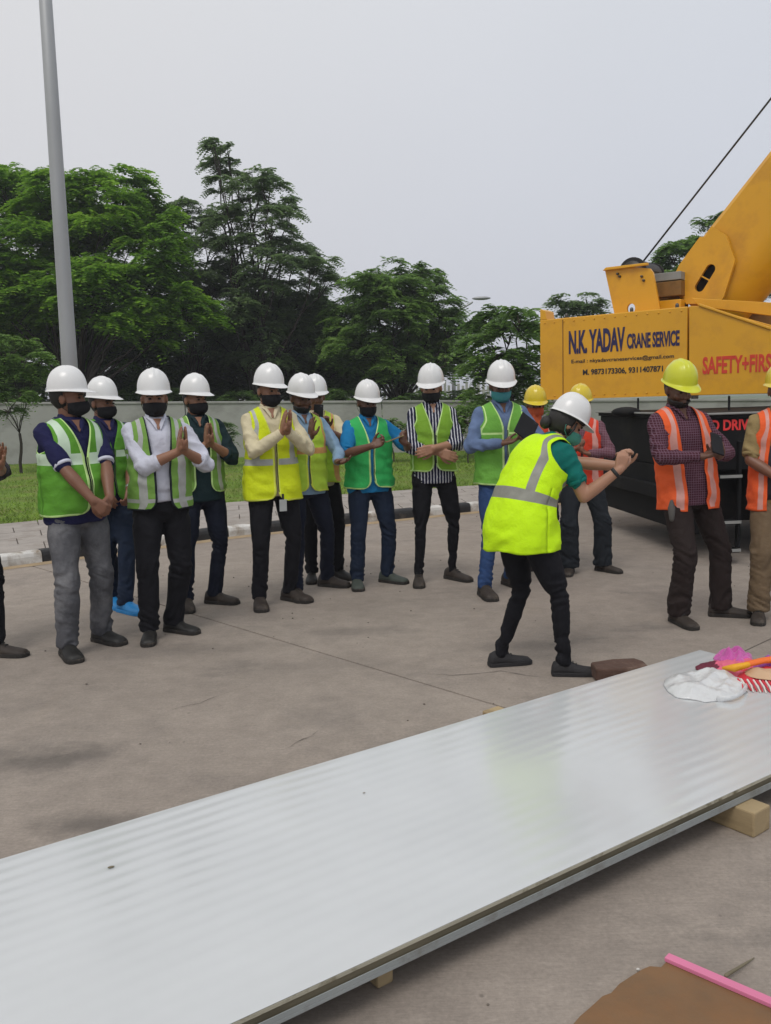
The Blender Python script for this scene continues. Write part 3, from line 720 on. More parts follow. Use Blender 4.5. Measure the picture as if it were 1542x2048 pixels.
boom_part('boom', -.78, 7.2, 0, .58, 1.02, .37, m_yel)
boom_part('boom_section', 7.21, 7.9, .06, .5, .9, .31, m_yel)
boom_part('boom_section', 7.91, 9.3, .1, .45, .8, .26, m_yel)
br = [cuz(*p, WB - .1) for p in ((1352, 543), (1358, 530), (1400, 473), (1410, 474), (1422, 452), (1452, 470), (1470, 520), (1448, 592), (1440, 606), (1372, 608), (1366, 596))]
sa, sb = Vector((*cuz(1399, 574, WB - .1), 0)), Vector((*cuz(1421, 538, WB - .1), 0)); sd_ = (sb - sa).normalized(); sn = Vector((-sd_.y, sd_.x, 0)); rr0 = .058
def slot(p, q): return [tuple((p - sd_ * rr0 * math.cos(t) + sn * rr0 * math.sin(t))[:2]) for t in [-math.pi / 2 + math.pi * k / 8 for k in range(9)]] + [tuple((q + sd_ * rr0 * math.cos(t) + sn * rr0 * math.sin(t))[:2]) for t in [math.pi / 2 - math.pi * k / 8 for k in range(9)]]
mid = (sa + sb) / 2
plate_holes('boom_foot_bracket', br, [slot(sa, sb)], WB - .1, .06, m_yel)
lq = MB().prism([CP(p.x, WB - .033, p.y) for p in (sa - sd_ * .1 - sn * .09, sa - sd_ * .1 + sn * .09, sb + sd_ * .1 + sn * .09, sb + sd_ * .1 - sn * .09)], CW * .01).build('slot_shade_plate', m_blk, None); to_child(lq, crane)  # black plate behind the opening stands in for its dark, shaded inside
bq_ = MB().prism([CP(p.x, WB - .09, p.y) for p in (mid - sn * .062 - sd_ * .008, mid + sn * .062 - sd_ * .008, mid + sn * .062 + sd_ * .008, mid - sn * .062 + sd_ * .008)], CW * .03).build('slot_bar', m_yel, None); to_child(bq_, crane)
plate_holes('boom_foot_bracket', br, [], WB + .80, .06, m_yel)
# rope to the boom head
r0_ = CP(uc + .02, .75, zc_ + .16); r1_ = on_plane(1542, 197, CP(0, .75, 0), CW); rd = (r1_ - r0_).normalized()
q = MB().tube([r0_, r0_ + rd * 10.5], .0125, 8, cap=False).build('hoist_rope', m_rope, None, True); to_child(q, crane)
for i in range(14):
    u_ = uL + .07 + i * (uR - uL - .14) / 13
    for z_ in (lerp_(zb, zb2, i / 13) + .045, lerp_(zt, zt2, i / 13) - .045):
        q = MB().ell(CP(u_, -.001, z_), (.011, .011, .011), None, 8, 5).build('rivet', m_yel, None, True); wchild(q, cw)
wchild(MB().prism([CP(uL, -.008, zb + .0), CP(uR, -.008, zb2), CP(uR, -.008, zb2 + .018), CP(uL, -.008, zb + .018)], CW * .0075).build('bottom_flange', m_yel, None), cw)
# ---------------- carrier
KA = Vector((2.70, 7.5, 0)); E2 = Vector((-.09, .996, 0)); E1 = Vector((.996, .09, 0)); ZD = 1.29
def KP_(a, b, z): return KA + E1 * a + E2 * b + CZ * z
def kbox(name, a0, a1, b0, b1, z0, z1, m=None, parent=None, bevel=.006):
    q = MB().prism([KP_(a0, b0, z0), KP_(a1, b0, z0), KP_(a1, b1, z0), KP_(a0, b1, z0)], CZ * (z1 - z0)).build(name, m or m_blk, None, bevel=bevel)
    if parent is None: to_child(q, crane)
    else: wchild(q, parent)
    return q
LC = 10.0
kbox('deck', -.02, LC, -.02, 2.52, ZD - .05, ZD, m_blk)
kbox('deck_edge', -.03, LC, -.045, -.022, ZD - .014, ZD + .004, m_lt)
kbox('deck_edge', -.045, -.022, -.045, 2.55, ZD - .014, ZD + .004, m_lt)
fr = kbox('chassis_frame', 0, LC, .0, 2.5, .80, ZD - .052)
tk = kbox('rear_valance', -.015, .04, .05, 2.45, .24, .795)
kbox('lower_box', .12, 2.1, .35, 2.4, .30, .795)
kbox('bumper_bar', -.10, -.02, .0, 2.5, .50, .62)
for b_ in (.12, .42, 2.0, 2.3):
    kbox('tail_lamp', -.115, -.10, b_, b_ + .11, .53, .60, m_lens)
kbox('side_locker', .55, 1.6, -.0, .33, .36, .79)
kbox('side_locker', 1.63, 2.3, -.0, .33, .36, .79)
zt_ = (on_y(1410, 863, 7.45).z); hl = on_y(1410, 841, 7.45).z - zt_
xl = on_y(1316, 855, 7.48).x; xr = on_y(1512, 855, 7.50).x
p0 = KP_(xl - KA.x, -.0015, zt_)
put_text('LEFT HAND DRIVE', p0, E1, xr - xl, hl, mat('sign_red', (.75, .03, .03), .5), fr, -E2, .03)
# rear ladder
lx0 = on_y(1424, 1000, 7.4).x - KA.x; lx1 = on_y(1484, 1000, 7.4).x - KA.x
for a in (lx0, lx1 - .03): kbox('ladder_rail', a, a + .03, -.1, -.05, .13, 1.05)
for py_ in (950, 1041, 1097):
    z_ = on_y(1450, py_, 7.42).z
    st = kbox('ladder_step', lx0 + .032, lx1 - .032, -.16, -.03, z_ - .03, z_, m_blk)
    kbox('step_edge', lx0 + .032, lx1 - .032, -.172, -.161, z_ - .02, z_ + .004, m_lt, st, bevel=0)
# wheels
def wheel(a):
    e = bpy.data.objects.new('wheel', None); link(e, crane); e.matrix_parent_inverse = Matrix.Translation(-Vector(crane.location))
    e.location = KP_(a, .02, .52); e.rotation_euler = (0, 0, math.atan2(E1.y, E1.x))
    q = MB(); prof = [(.30, .06), (.40, .0), (.49, .015), (.52, .05), (.52, .25), (.49, .285), (.40, .30), (.30, .24)]
    vs = []; n = 40
    for i in range(n):
        t = 2 * math.pi * i / n
        for r_, y_ in prof: vs.append((r_ * math.cos(t), y_, r_ * math.sin(t)))
    m_ = len(prof); fs = [(i * m_ + j, i * m_ + (j + 1) % m_, ((i + 1) % n) * m_ + (j + 1) % m_, ((i + 1) % n) * m_ + j) for i in range(n) for j in range(m_)]
    q.add(vs, fs); q.build('tyre', m_rub, e, True)
    q = MB(); q.tube([(0, .06, 0), (0, .24, 0)], .30, 30, cap=False); q.tube([(0, .03, 0), (0, .07, 0)], .12, 16, cap=False)
    for k in range(10): t = 2 * math.pi * k / 10; q.tube([(.19 * math.cos(t), .035, .19 * math.sin(t)), (.19 * math.cos(t), .065, .19 * math.sin(t))], .015, 6, cap=False)
    q.build('rim', m_yel, e)
for a in (3.1, 4.3, 7.2, 8.5): wheel(a)
# posts and a dark cover between deck and counterweight
for px_, Yp in ((1275, 9.4), (1457, 8.3)):
    p = on_y(px_, 812, Yp); a = (p - KA).dot(E1); b = (p - KA).dot(E2); kbox('deck_post', a, a + .02, b, b + .02, ZD + .002, ZD + .14)
p = on_y(1252, 826, 9.0); q = MB().ell((p.x, p.y, ZD + .002), (.15, .15, .055)).build('deck_cover', m_blk, None, True); to_child(q, crane)
# slewing ring
q = MB().tube([Vector((6.3, 9.5, ZD + .003)), Vector((6.3, 9.5, zbot - .003))], .75, 32, cap=False).build('slewing_ring', m_steel, None); to_child(q, crane)
# ================================================================ THINGS ON THE GROUND
# ---- long insulated panel on timbers
def panel_mat():
    m = bpy.data.materials.new('panel_white_coating'); m.use_nodes = True; n = m.node_tree.nodes; l = m.node_tree.links
    p = n['Principled BSDF']; p.inputs['Roughness'].default_value = .26; p.inputs['Specular IOR Level'].default_value = .6
    p.inputs['Coat Weight'].default_value = .3; p.inputs['Coat Roughness'].default_value = .12
    t = n.new('ShaderNodeTexCoord')
    no = n.new('ShaderNodeTexNoise'); no.inputs['Scale'].default_value = 1.3; no.inputs['Detail'].default_value = 8; no.inputs['Roughness'].default_value = .65; l.new(t.outputs['Object'], no.inputs[0])
    r = n.new('ShaderNodeValToRGB'); l.new(no.outputs[0], r.inputs[0]); r.color_ramp.elements[0].position = .3; r.color_ramp.elements[1].position = .75
    r.color_ramp.elements[0].color = (.515, .53, .54, 1); r.color_ramp.elements[1].color = (.585, .60, .61, 1)
    # scattered grit specks
    vo = n.new('ShaderNodeTexVoronoi'); vo.inputs['Scale'].default_value = 5; l.new(t.outputs['Object'], vo.inputs['Vector'])
    mr = n.new('ShaderNodeMapRange'); mr.inputs[1].default_value = .010; mr.inputs[2].default_value = .025; mr.inputs[3].default_value = .6; mr.inputs[4].default_value = 0; l.new(vo.outputs['Distance'], mr.inputs[0])
    mi = n.new('ShaderNodeMixRGB'); l.new(mr.outputs[0], mi.inputs[0]); l.new(r.outputs[0], mi.inputs[1]); mi.inputs[2].default_value = (.32, .30, .26, 1)
    # dust film
    dn = n.new('ShaderNodeTexNoise'); dn.inputs['Scale'].default_value = 3.1; dn.inputs['Detail'].default_value = 9; dn.inputs['Roughness'].default_value = .72
    mpd = n.new('ShaderNodeMapping'); mpd.inputs['Scale'].default_value = (.35, 1.6, 1); l.new(t.outputs['Object'], mpd.inputs[0]); l.new(mpd.outputs[0], dn.inputs[0])
    rr_ = n.new('ShaderNodeMapRange'); rr_.inputs[1].default_value = .35; rr_.inputs[2].default_value = .7; rr_.inputs[3].default_value = .17; rr_.inputs[4].default_value = .27; l.new(dn.outputs[0], rr_.inputs[0]); l.new(rr_.outputs[0], p.inputs['Roughness'])
    l.new(mi.outputs[0], p.inputs['Base Color'])
    # shallow lengthwise ribs, slightly wandering
    mp = n.new('ShaderNodeMapping'); l.new(t.outputs['Object'], mp.inputs[0])
    wv = n.new('ShaderNodeTexWave'); wv.bands_direction = 'Y'; wv.inputs['Scale'].default_value = 5.2; wv.inputs['Distortion'].default_value = 2.2; wv.inputs['Detail'].default_value = 0; wv.inputs['Detail Scale'].default_value = .4
    l.new(mp.outputs[0], wv.inputs[0])
    nb = n.new('ShaderNodeTexNoise'); nb.inputs['Scale'].default_value = 2.2; nb.inputs['Detail'].default_value = 2; l.new(mp.outputs[0], nb.inputs[0])
    ad = n.new('ShaderNodeMath'); ad.operation = 'MULTIPLY_ADD'; ad.inputs[1].default_value = 1.5; l.new(nb.outputs[0], ad.inputs[0]); nm = n.new('ShaderNodeTexNoise'); nm.inputs['Scale'].default_value = .8; l.new(mp.outputs[0], nm.inputs[0]); nr = n.new('ShaderNodeMapRange'); nr.inputs[1].default_value = .32; nr.inputs[2].default_value = .58; l.new(nm.outputs[0], nr.inputs[0]); mm_ = n.new('ShaderNodeMath'); mm_.operation = 'MULTIPLY'; l.new(wv.outputs['Fac'], mm_.inputs[0]); l.new(nr.outputs[0], mm_.inputs[1]); l.new(mm_.outputs[0], ad.inputs[2])
    b = n.new('ShaderNodeBump'); b.inputs['Strength'].default_value = .68; b.inputs['Distance'].default_value = .0016; l.new(ad.outputs[0], b.inputs['Height'])
    l.new(b.outputs[0], p.inputs['Normal']); l.new(b.outputs[0], p.inputs['Coat Normal']); return m
m_panel = panel_mat()
m_edge = mat('panel_core_edge', (.17, .145, .095), .9, var=.35, vscale=14, bump=.8, bscale=50, stretch=(.3, 1, 1))
m_under = mat('panel_underside', (.27, .29, .29), .5, var=.1, vscale=5, dirt=(.16, .15, .13), dscale=6)
PT = .14; PB_ = .09
PC = on_z(1400, 1300, PT); pe = Vector((.8228, .5683, 0)); pn = Vector((.5683, -.8228, 0))   # pn: towards the camera side
PL, PWd = 5.0, 1.074
pan = empty('insulated_panel', (PC.x, PC.y, PB_), math.atan2(pe.y, pe.x)); tag(pan, 'long white glossy insulated panel lying on timbers across the foreground', 'panel')
# local: x along pe (negative towards the left), y = -pn
def pgrid(z, thick, y0, y1, name, m, amp):
    nx, ny = 60, 12; vs = []; fs = []
    for j in range(ny + 1):
        for i in range(nx + 1):
            x = -PL + PL * i / nx; y = y0 + (y1 - y0) * j / ny
            vs.append((x, y, z + amp * noise.noise(Vector((x * 1.4, y * 1.9, 0)))))
    for j in range(ny):
        for i in range(nx):
            a = j * (nx + 1) + i; fs.append((a, a + 1, a + nx + 2, a + nx + 1))
    return mesh_obj(name, pydata(vs, fs), m, pan, True)
pgrid(PT - PB_, .004, -PWd, 0, 'top_sheet', m_panel, .0012)
MB().box((-PL + .005, -PWd + .006, .012), (-.006, -.006, PT - PB_ - .0035)).build('core', m_edge, pan)
MB().box((-PL, -PWd - .006, 0), (0, 0.0, .010)).build('bottom_sheet', m_under, pan, bevel=.001)
MB().box((-PL, -PWd - .006, .0102), (0, -PWd - .0035, .024)).build('bottom_lip', m_under, pan, bevel=.0008)
MB().box((-PL, -PWd - .0015, PT - PB_ - .010), (0, -PWd + .001, PT - PB_ - .0015)).build('top_lip', mat('panel_lip', (.40, .38, .30), .5, dirt=(.15, .13, .08), dscale=20), pan)
# dry leaf and a smear of grit on the panel
for (px_, py_, s_, lb) in ((222, 1735, .010, 'tiny dry leaf scrap lying on the white panel at the left'), (728, 1586, .005, 'tiny grit fleck on the middle of the white panel')):
    p = on_z(px_, py_, PT + .002); o = MB().ell((0, 0, s_ * .18), (s_, s_ * .45, s_ * .25)).build('debris', m_edge, None, True, loc=p, rot=(0, 0, .4)); tag(o, lb, 'debris')

# ---- timbers
m_wood = mat('raw_timber', (.36, .27, .15), .85, var=.2, vscale=5, bump=.6, bscale=40, stretch=(.25, 1, 1), dirt=(.17, .12, .06), dscale=8, dthr=(.5, .72))
yaw_n = math.atan2(-pn.y, -pn.x)
def timber(pt, length, w, h, lb, dyaw=0.0, off=0.0):
    """pt: near end on the ground; runs away from camera under the panel"""
    q = MB().box((0, -w / 2, 0), (length, w / 2, h)); me = q.mesh()
    o = mesh_obj('timber_block', me, m_wood, None, False, loc=(pt.x, pt.y, off), rot=(0, 0, yaw_n + dyaw)); b = o.modifiers.new('bevel', 'BEVEL'); b.width = .006; b.segments = 2
    tag(o, lb, 'timber', 'timbers propping up the white panel'); return o
p = on_z(1512, 1668, 0)
timber(p + Vector((.02, 0, 0)), 1.30, .10, .087, 'thick raw timber end sticking out under the panel at the right edge', .04)
p2 = on_z(772, 1972, 0); timber(p2, 1.08, .05, .087, 'thin timber end just showing under the near edge of the panel', .02)
p3 = on_z(966, 1436, .087); pq = Vector((p3.x, p3.y, 0)) + pn * 0.78; timber(pq, .80, .075, .087, 'pale timber end peeking out behind the far edge of the panel', 0)

# ---- brown block behind the panel
m_brown = mat('brown_block', (.095, .052, .038), .9, var=.25, vscale=8, bump=.9, bscale=30, bdist=.008, dirt=(.19, .13, .10), dscale=7)
bp_ = on_z(1232, 1362, 0)
q = MB(); out = [(a * .88, b * .9) for a, b in [(-.165, -.06), (-.13, -.085), (.02, -.10), (.15, -.085), (.165, .02), (.14, .085), (.0, .10), (-.15, .07)]]
q.prism([(a, b, 0) for a, b in out], (0, 0, .075)); o = q.build('stone_block', m_brown, None, bevel=.012, loc=(bp_.x + .03, bp_.y + .06, 0), rot=(0, 0, .15)); tag(o, 'flat reddish brown block on the concrete behind the panel', 'block')

# ---- things lying on the right end of the panel
def crumple(name, outline, lb, cat, m, h=.03, seed=1, nx=34, ny=22, freq=14, base=PT + .0025, hump=None, parent=None, amp=1.0, fold=(1, 1)):
    """outline: four photo points (left, back, right, front) spanning a bilinear patch"""
    a, b, c, d = [on_z(x, y, base) for x, y in outline]
    cen = (a + b + c + d) / 4; vs = []; fs = []
    for j in range(ny + 1):
        for i in range(nx + 1):
            u = i / nx * 2 - 1; v = j / ny * 2 - 1
            rr_ = max(abs(u), abs(v)); k = rr_ / max(1e-6, math.hypot(u, v)); uu, vv = u * k, v * k   # square -> disc
            p = cen + (c - a) / 2 * uu + (b - d) / 2 * vv
            q = Vector((uu * freq / 6 * fold[0], vv * freq / 6 * fold[1], seed * 3.1))
            e = 1 - min(1, math.hypot(uu, vv)) ** 3
            z = h * e * (.30 + .30 * max(0, 1 - 2.6 * abs(noise.noise(q * 1.3))) + .5 * abs(noise.noise(q * .6)) * 2 + .12 * abs(noise.noise(q * 3.7))) * amp
            s = 1 + .22 * noise.noise(q * .9 + Vector((5, 0, 0))) + .05 * noise.noise(q * 3); p = cen + (p - cen) * s
            vs.append(p + Vector((0, 0, z)) - Vector((cen.x, cen.y, base)))
    for j in range(ny):
        for i in range(nx):
            A = j * (nx + 1) + i; fs.append((A, A + 1, A + nx + 2, A + nx + 1))
    o = mesh_obj(name, pydata(vs, fs), m, parent, True, loc=(cen.x, cen.y, base))
    s = o.modifiers.new('thickness', 'SOLIDIFY'); s.thickness = .0008
    if lb: tag(o, lb, cat)
    return o
m_bag = mat('white_plastic_bag', (.78, .79, .80), .3, var=.04, coat=.4, bump=.5, bscale=22, bdist=.02); m_bag.node_tree.nodes['Principled BSDF'].inputs['Transmission Weight'].default_value = .25
bag_ = crumple('plastic_bag', ((1340, 1364), (1420, 1340), (1494, 1374), (1405, 1402)), 'crumpled white plastic bag at the right end of the panel', 'bag', m_bag, .055, 3, 80, 54, 9)
for k_, (pa, pb, pc_) in enumerate((((1352, 1362), (1385, 1340), (1428, 1352)), ((1440, 1398), (1484, 1396), (1492, 1374)))):
    A_, B_, C_ = on_z(*pa, PT + .012), on_z(*pb, PT + .03), on_z(*pc_, PT + .02)
    P_ = [A_.lerp(B_, t).lerp(B_.lerp(C_, t), t) for t in [i / 8 for i in range(9)]]
    to_child(MB().tube(P_, [.016, .013, .011, .010, .010, .010, .011, .014, .018], 10, flat=.45, ref=(0, 0, 1)).build('bag_handle', m_bag, None, True), bag_)
m_mag = mat('magenta_cloth', (.50, .07, .33), .7, var=.2, sheen=.3, bump=.4, bscale=40); m_org = mat('orange_cloth', (.80, .16, .02), .6, var=.12, bump=.4, bscale=40)
m_ylw = mat('marigold_cloth', (.75, .36, .01), .6, var=.12, bump=.4, bscale=40); m_mar = mat('maroon_cloth', (.13, .008, .03), .6, var=.2); m_red = mat('red_fringe', (.60, .03, .05), .7)
m_wht = mat('white_thread', (.72, .66, .62), .7); m_vio = mat('violet_cloth', (.36, .08, .42), .65, var=.2); m_pnk = mat('pink_cloth', (.72, .13, .22), .65, var=.15, bump=.3)
crumple('magenta_cloth', ((1432, 1316), (1458, 1302), (1512, 1318), (1470, 1334)), 'magenta cloth heaped at the far right corner of the panel', 'cloth', m_mag, .05, 5, 40, 26, 18)
crumple('pink_cloth', ((1420, 1335), (1470, 1318), (1560, 1336), (1500, 1362)), 'pink red cloth under the orange scarf on the panel', 'cloth', m_pnk, .035, 9, 40, 26, 20)
crumple('violet_cloth', ((1500, 1336), (1535, 1322), (1600, 1330), (1560, 1346)), 'violet cloth at the right edge beside the orange scarf', 'cloth', m_vio, .06, 12, 30, 20, 16)
# maroon pointed leaf-like cloth
crumple('maroon_cloth', ((1384, 1335), (1425, 1325), (1452, 1332), (1432, 1344)), 'dark maroon pointed cloth lying left of the orange scarf', 'cloth', m_mar, .02, 4, 26, 16, 12)
# marigold / orange twisted scarf
sc_p = [on_z(1449, 1336, PT + .04), on_z(1468, 1336, PT + .055), on_z(1495, 1330, PT + .06), on_z(1525, 1323, PT + .06), on_z(1570, 1318, PT + .06)]
sc_o = sc_p[0]
scf = empty('twisted_scarf', (sc_o.x, sc_o.y, PT)); tag(scf, 'twisted yellow and orange scarf on top of the cloths', 'scarf')
q = MB().tube([p - Vector(scf.location) for p in sc_p[:3]], [.012, .027, .020], 14, flat=.7); q.build('yellow_end', m_ylw, scf, True)
q = MB().tube([p - Vector(scf.location) + Vector((0, 0, .004)) for p in sc_p[2:]], [.019, .020, .026], 14, flat=.7); q.build('orange_end', m_org, scf, True)
# red and white fringed mat
fm = on_z(1510, 1362, PT + .01); mat_r = empty('fringed_mat', (fm.x, fm.y, PT)); tag(mat_r, 'red mat with a red and white fringe below the scarf', 'mat')
crumple('mat_body', ((1462, 1352), (1515, 1338), (1600, 1350), (1545, 1368)), None, None, m_red, .03, 21, 30, 20, 10).location -= Vector((0, 0, 0))
mb_ = bpy.data.objects['mat_body']; to_child(mb_, mat_r)
cr2 = crumple('mat_lining', ((1486, 1344), (1530, 1340), (1600, 1352), (1545, 1362)), None, None, mat('tan_lining', (.55, .36, .22), .7), .03, 22, 30, 20, 8, base=PT + .022); to_child(cr2, mat_r)
for k in range(17):
    x0 = 1476 + k * 6.2; y0 = 1358 + k * .5
    a = on_z(x0, y0, PT + .028); b = on_z(x0 + 8, y0 + 12, PT + .014); c = on_z(x0 + 12 + (k % 3), y0 + 22 + (k % 2) * 2, PT + .005)
    o = MB().tube([a, b, c], [.0045, .0045, .003], 8).build('fringe_strand', m_red if k % 2 == 0 else m_wht, None, True); to_child(o, mat_r)

# ---- rusty sheet with pink edge at the bottom right
m_rust = mat('rusty_sheet', (.150, .095, .048), .75, var=.25, vscale=6, bump=.4, bscale=50, dirt=(.225, .100, .032), dscale=2.2, dthr=(.36, .72), coat=.1)
m_pink = mat('pink_strip', (.66, .19, .33), .6, var=.06)
Z_ = .006
c0 = on_z(1335, 1925, Z_); c1 = on_z(1542, 2016, Z_); dd_ = (c1 - c0).normalized(); c2 = c0 + dd_ * 1.2
rag = [on_z(x, y, Z_) for x, y in ((1322, 1938), (1300, 1936), (1285, 1942), (1262, 1956), (1238, 1972), (1222, 1990), (1205, 1996), (1190, 2010), (1172, 2026), (1160, 2036), (1150, 2048), (1120, 2080))]
near = [rag[-1] + Vector((.1, -.5, 0)), c2 + Vector((-.1, -.6, 0))]
sh = empty('rusty_sheet', (c0.x, c0.y, 0)); tag(sh, 'rusty brown sheet with a pink strip on the concrete at the bottom right', 'sheet')
q = MB().prism([c0] + rag + near + [c2], (0, 0, .006)); o = q.build('sheet_body', m_rust, None, bevel=.0015); to_child(o, sh)
nn = Vector((-dd_.y, dd_.x, 0)); wd = .026
q = MB().prism([c0 - dd_ * .004 + nn * wd * .6, c0 - dd_ * .004 - nn * wd * .4, c2 - nn * wd * .4, c2 + nn * wd * .6], (0, 0, .012)); 
for v in q.v: v.z += .0062
o = q.build('pink_strip', m_pink, None, bevel=.002); to_child(o, sh)
s0, s1 = on_z(1452, 1951, .02), on_z(1508, 1916, .004)
q = MB().tube([Vector((0, 0, 0)), (s1 - s0) * .55 + Vector((.004, 0, .002)), s1 - s0], [.005, .0035, .0015], 8); o = q.build('twig', m_edge, None, True, loc=s0); tag(o, 'thin dark twig lying across the pink strip', 'twig')
pbk = on_z(1276, 1940, .004); o = MB().ell((0, 0, .002), (.005, .004, .003)).build('pebble', m_kw, None, True, loc=pbk); tag(o, 'tiny white pebble beside the corner of the rusty sheet', 'pebble')
# loose bits of grit scattered on the road
rs_ = random.Random(77); q = MB()
for k in range(260):
    x = rs_.uniform(-4, 4.5); y = rs_.uniform(1.6, 11); s_ = rs_.uniform(.002, .007)
    q.ell((x, y, s_ * .5), (s_, s_ * rs_.uniform(.6, 1), s_ * .6), None, 6, 4)
tag(q.build('grit', mat('grit_stone', (.14, .12, .10), .9, var=.4, vscale=30), None), 'loose grit scattered over the concrete road', 'grit', kind='stuff')
# ================================================================ PEOPLE
def lerp(a, b, t): return a + (b - a) * t
def smooth(t): t = max(0.0, min(1.0, t)); return t * t * (3 - 2 * t)
def interp(tab, z):
    if z <= tab[0][0]: return tab[0][1:]
    for a, b in zip(tab[:-1], tab[1:]):
        if z <= b[0]:
            t = (z - a[0]) / (b[0] - a[0]); t = t * t * (3 - 2 * t) * .5 + t * .5
            return tuple(lerp(p, q, t) for p, q in zip(a[1:], b[1:]))
    return tab[-1][1:]
TORSO = [(.78, .168, .118, .005), (.90, .172, .120, .004), (1.02, .160, .112, .0), (1.15, .166, .118, -.004), (1.28, .182, .126, -.004), (1.36, .186, .118, .0),
         (1.41, .176, .098, .004), (1.445, .125, .074, .008), (1.475, .072, .060, .012), (1.50, .058, .055, .014)]

def fold(x, y, z):
    a = noise.noise(Vector((x, y, z))); return (.42 - abs(a) * 2.0)
def skin_mat(i):
    c = [(.27, .130, .078), (.19, .085, .05), (.135, .060, .036), (.36, .185, .115), (.23, .105, .062)][i]
    m = mat('skin_%d' % i, c, .5, var=.07, vscale=14, bump=.15, bscale=200, bdist=.001)
    p = m.node_tree.nodes['Principled BSDF']; p.inputs['Subsurface Weight'].default_value = .08; p.inputs['Subsurface Radius'].default_value = (.02, .008, .004); return m
def cloth(name, c, rough=.85, **k):
    a = dict(var=.10, vscale=9, bump=.75, bscale=17, bdist=.016, bdetail=5.0, sheen=0, spec=.2); a.update(k); return mat(name, c, rough, **a)
m_hair = mat('black_hair', (.012, .010, .009), .6, var=.2, bump=.6, bscale=120, stretch=(1, 1, .3))
m_eye = mat('dark_eye', (.015, .012, .01), .2)
m_maskk = cloth('black_mask_cloth', (.013, .013, .016), .8); m_maskt = cloth('teal_mask_cloth', (.06, .26, .29), .8); m_maskg = cloth('green_mask_cloth', (.07, .27, .22), .8)
m_helw = mat('white_helmet_shell', (.72, .72, .72), .33, var=.03, coat=.3, dirt=(.45, .43, .40), dscale=7, dthr=(.62, .85)); m_hely = mat('yellow_helmet_shell', (.66, .50, .02), .35, var=.04, coat=.3, dirt=(.4, .3, .05), dscale=7, dthr=(.6, .85))
m_helly = mat('lemon_helmet_shell', (.58, .60, .02), .35, var=.04, coat=.3, dirt=(.4, .36, .05), dscale=7, dthr=(.6, .85))
m_silver = mat('reflective_tape', (.40, .41, .40), .45, var=.12, vscale=30, bump=.2, bscale=150, bdist=.001)
m_strap = mat('black_strap', (.02, .02, .02), .7)
m_shoe = mat('black_leather', (.010, .0095, .009), .6, var=.25, vscale=14, bump=.3, bscale=60, dirt=(.055, .046, .038), dscale=12, dthr=(.55, .8))
m_shoeb = mat('dusty_brown_leather', (.030, .021, .016), .7, var=.25, vscale=14, bump=.3, bscale=60, dirt=(.075, .058, .044), dscale=14, dthr=(.52, .7))
m_sole = mat('rubber_sole', (.022, .019, .017), .9, var=.2, dirt=(.10, .08, .062), dscale=14, dthr=(.5, .75))

# ---- shared: helmet
def helmet_mesh():
    vs = []; fs = []; nu = 40; nv = 12
    def rim(th):   # th=0 at the front (-Y)
        f = math.cos(th); rx = .118 * math.sin(th); ry = -(.138 if f > 0 else .134) * f
        return rx, ry
    for j in range(nv + 1):
        a = j / nv * math.pi / 2
        for i in range(nu):
            th = 2 * math.pi * i / nu; x, y = rim(th); k = max(0.0, math.cos(a)) ** .80; z = .150 * max(0.0, math.sin(a)) ** .95
            if j == nv: k = 0.002
            px, py = x * k, y * k
            # raised ridges running front to back
            for rx_ in (0, .034, -.034):
                z += .0085 * math.exp(-((px - rx_) / .0085) ** 2) * smooth((z - .06) / .05) * (1.4 if rx_ == 0 else 1)
            vs.append(Vector((px, py, z)))
    for j in range(nv):
        for i in range(nu):
            a = j * nu + i; b = j * nu + (i + 1) % nu; fs.append((a, b, b + nu, a + nu))
    # brim and peak
    base = len(vs)
    for r_ in range(4):
        for i in range(nu):
            th = 2 * math.pi * i / nu; x, y = rim(th); f = max(0, math.cos(th)) ** 1.6
            e = (.012 + .060 * f) * (r_ / 3); L = math.hypot(x, y)
            vs.append(Vector((x * (1 + e / L * (.5 if f > .2 else 1)), y * (1 + e / L) , -.004 - .012 * (r_ / 3) * (1 + 1.2 * f) + .0)))
    for i in range(nu):
        a = i; b = (i + 1) % nu; fs.append((base + a, base + b, b, a))
    for r_ in range(3):
        for i in range(nu):
            a = base + r_ * nu + i; b = base + r_ * nu + (i + 1) % nu; fs.append((a, a + nu, b + nu, b))
    me = pydata(vs, fs, 'helmet'); bm = bmesh.new(); bm.from_mesh(me); bmesh.ops.recalc_face_normals(bm, faces=bm.faces); bm.to_mesh(me); bm.free()
    me = baked(me, [('SOLIDIFY', dict(thickness=.004, offset=-1)), ('SUBSURF', dict(levels=1))], 'helmet')
    me.polygons.foreach_set('use_smooth', [True] * len(me.polygons)); return me
HELMET = {}
_hm = helmet_mesh()
for k, m in (('w', m_helw), ('y', m_hely), ('l', m_helly)): HELMET[k] = _hm.copy(); HELMET[k].materials.append(m)
def visor_band():
    q = MB(); pts = [Vector((.100 * math.sin(t), -.118 * math.cos(t), -.012)) for t in [2 * math.pi * i / 24 for i in range(25)]]
    q.tube(pts, .007, 6, flat=2.0, cap=False); me = q.mesh('headband'); me.materials.append(m_strap); return me
BAND = visor_band()
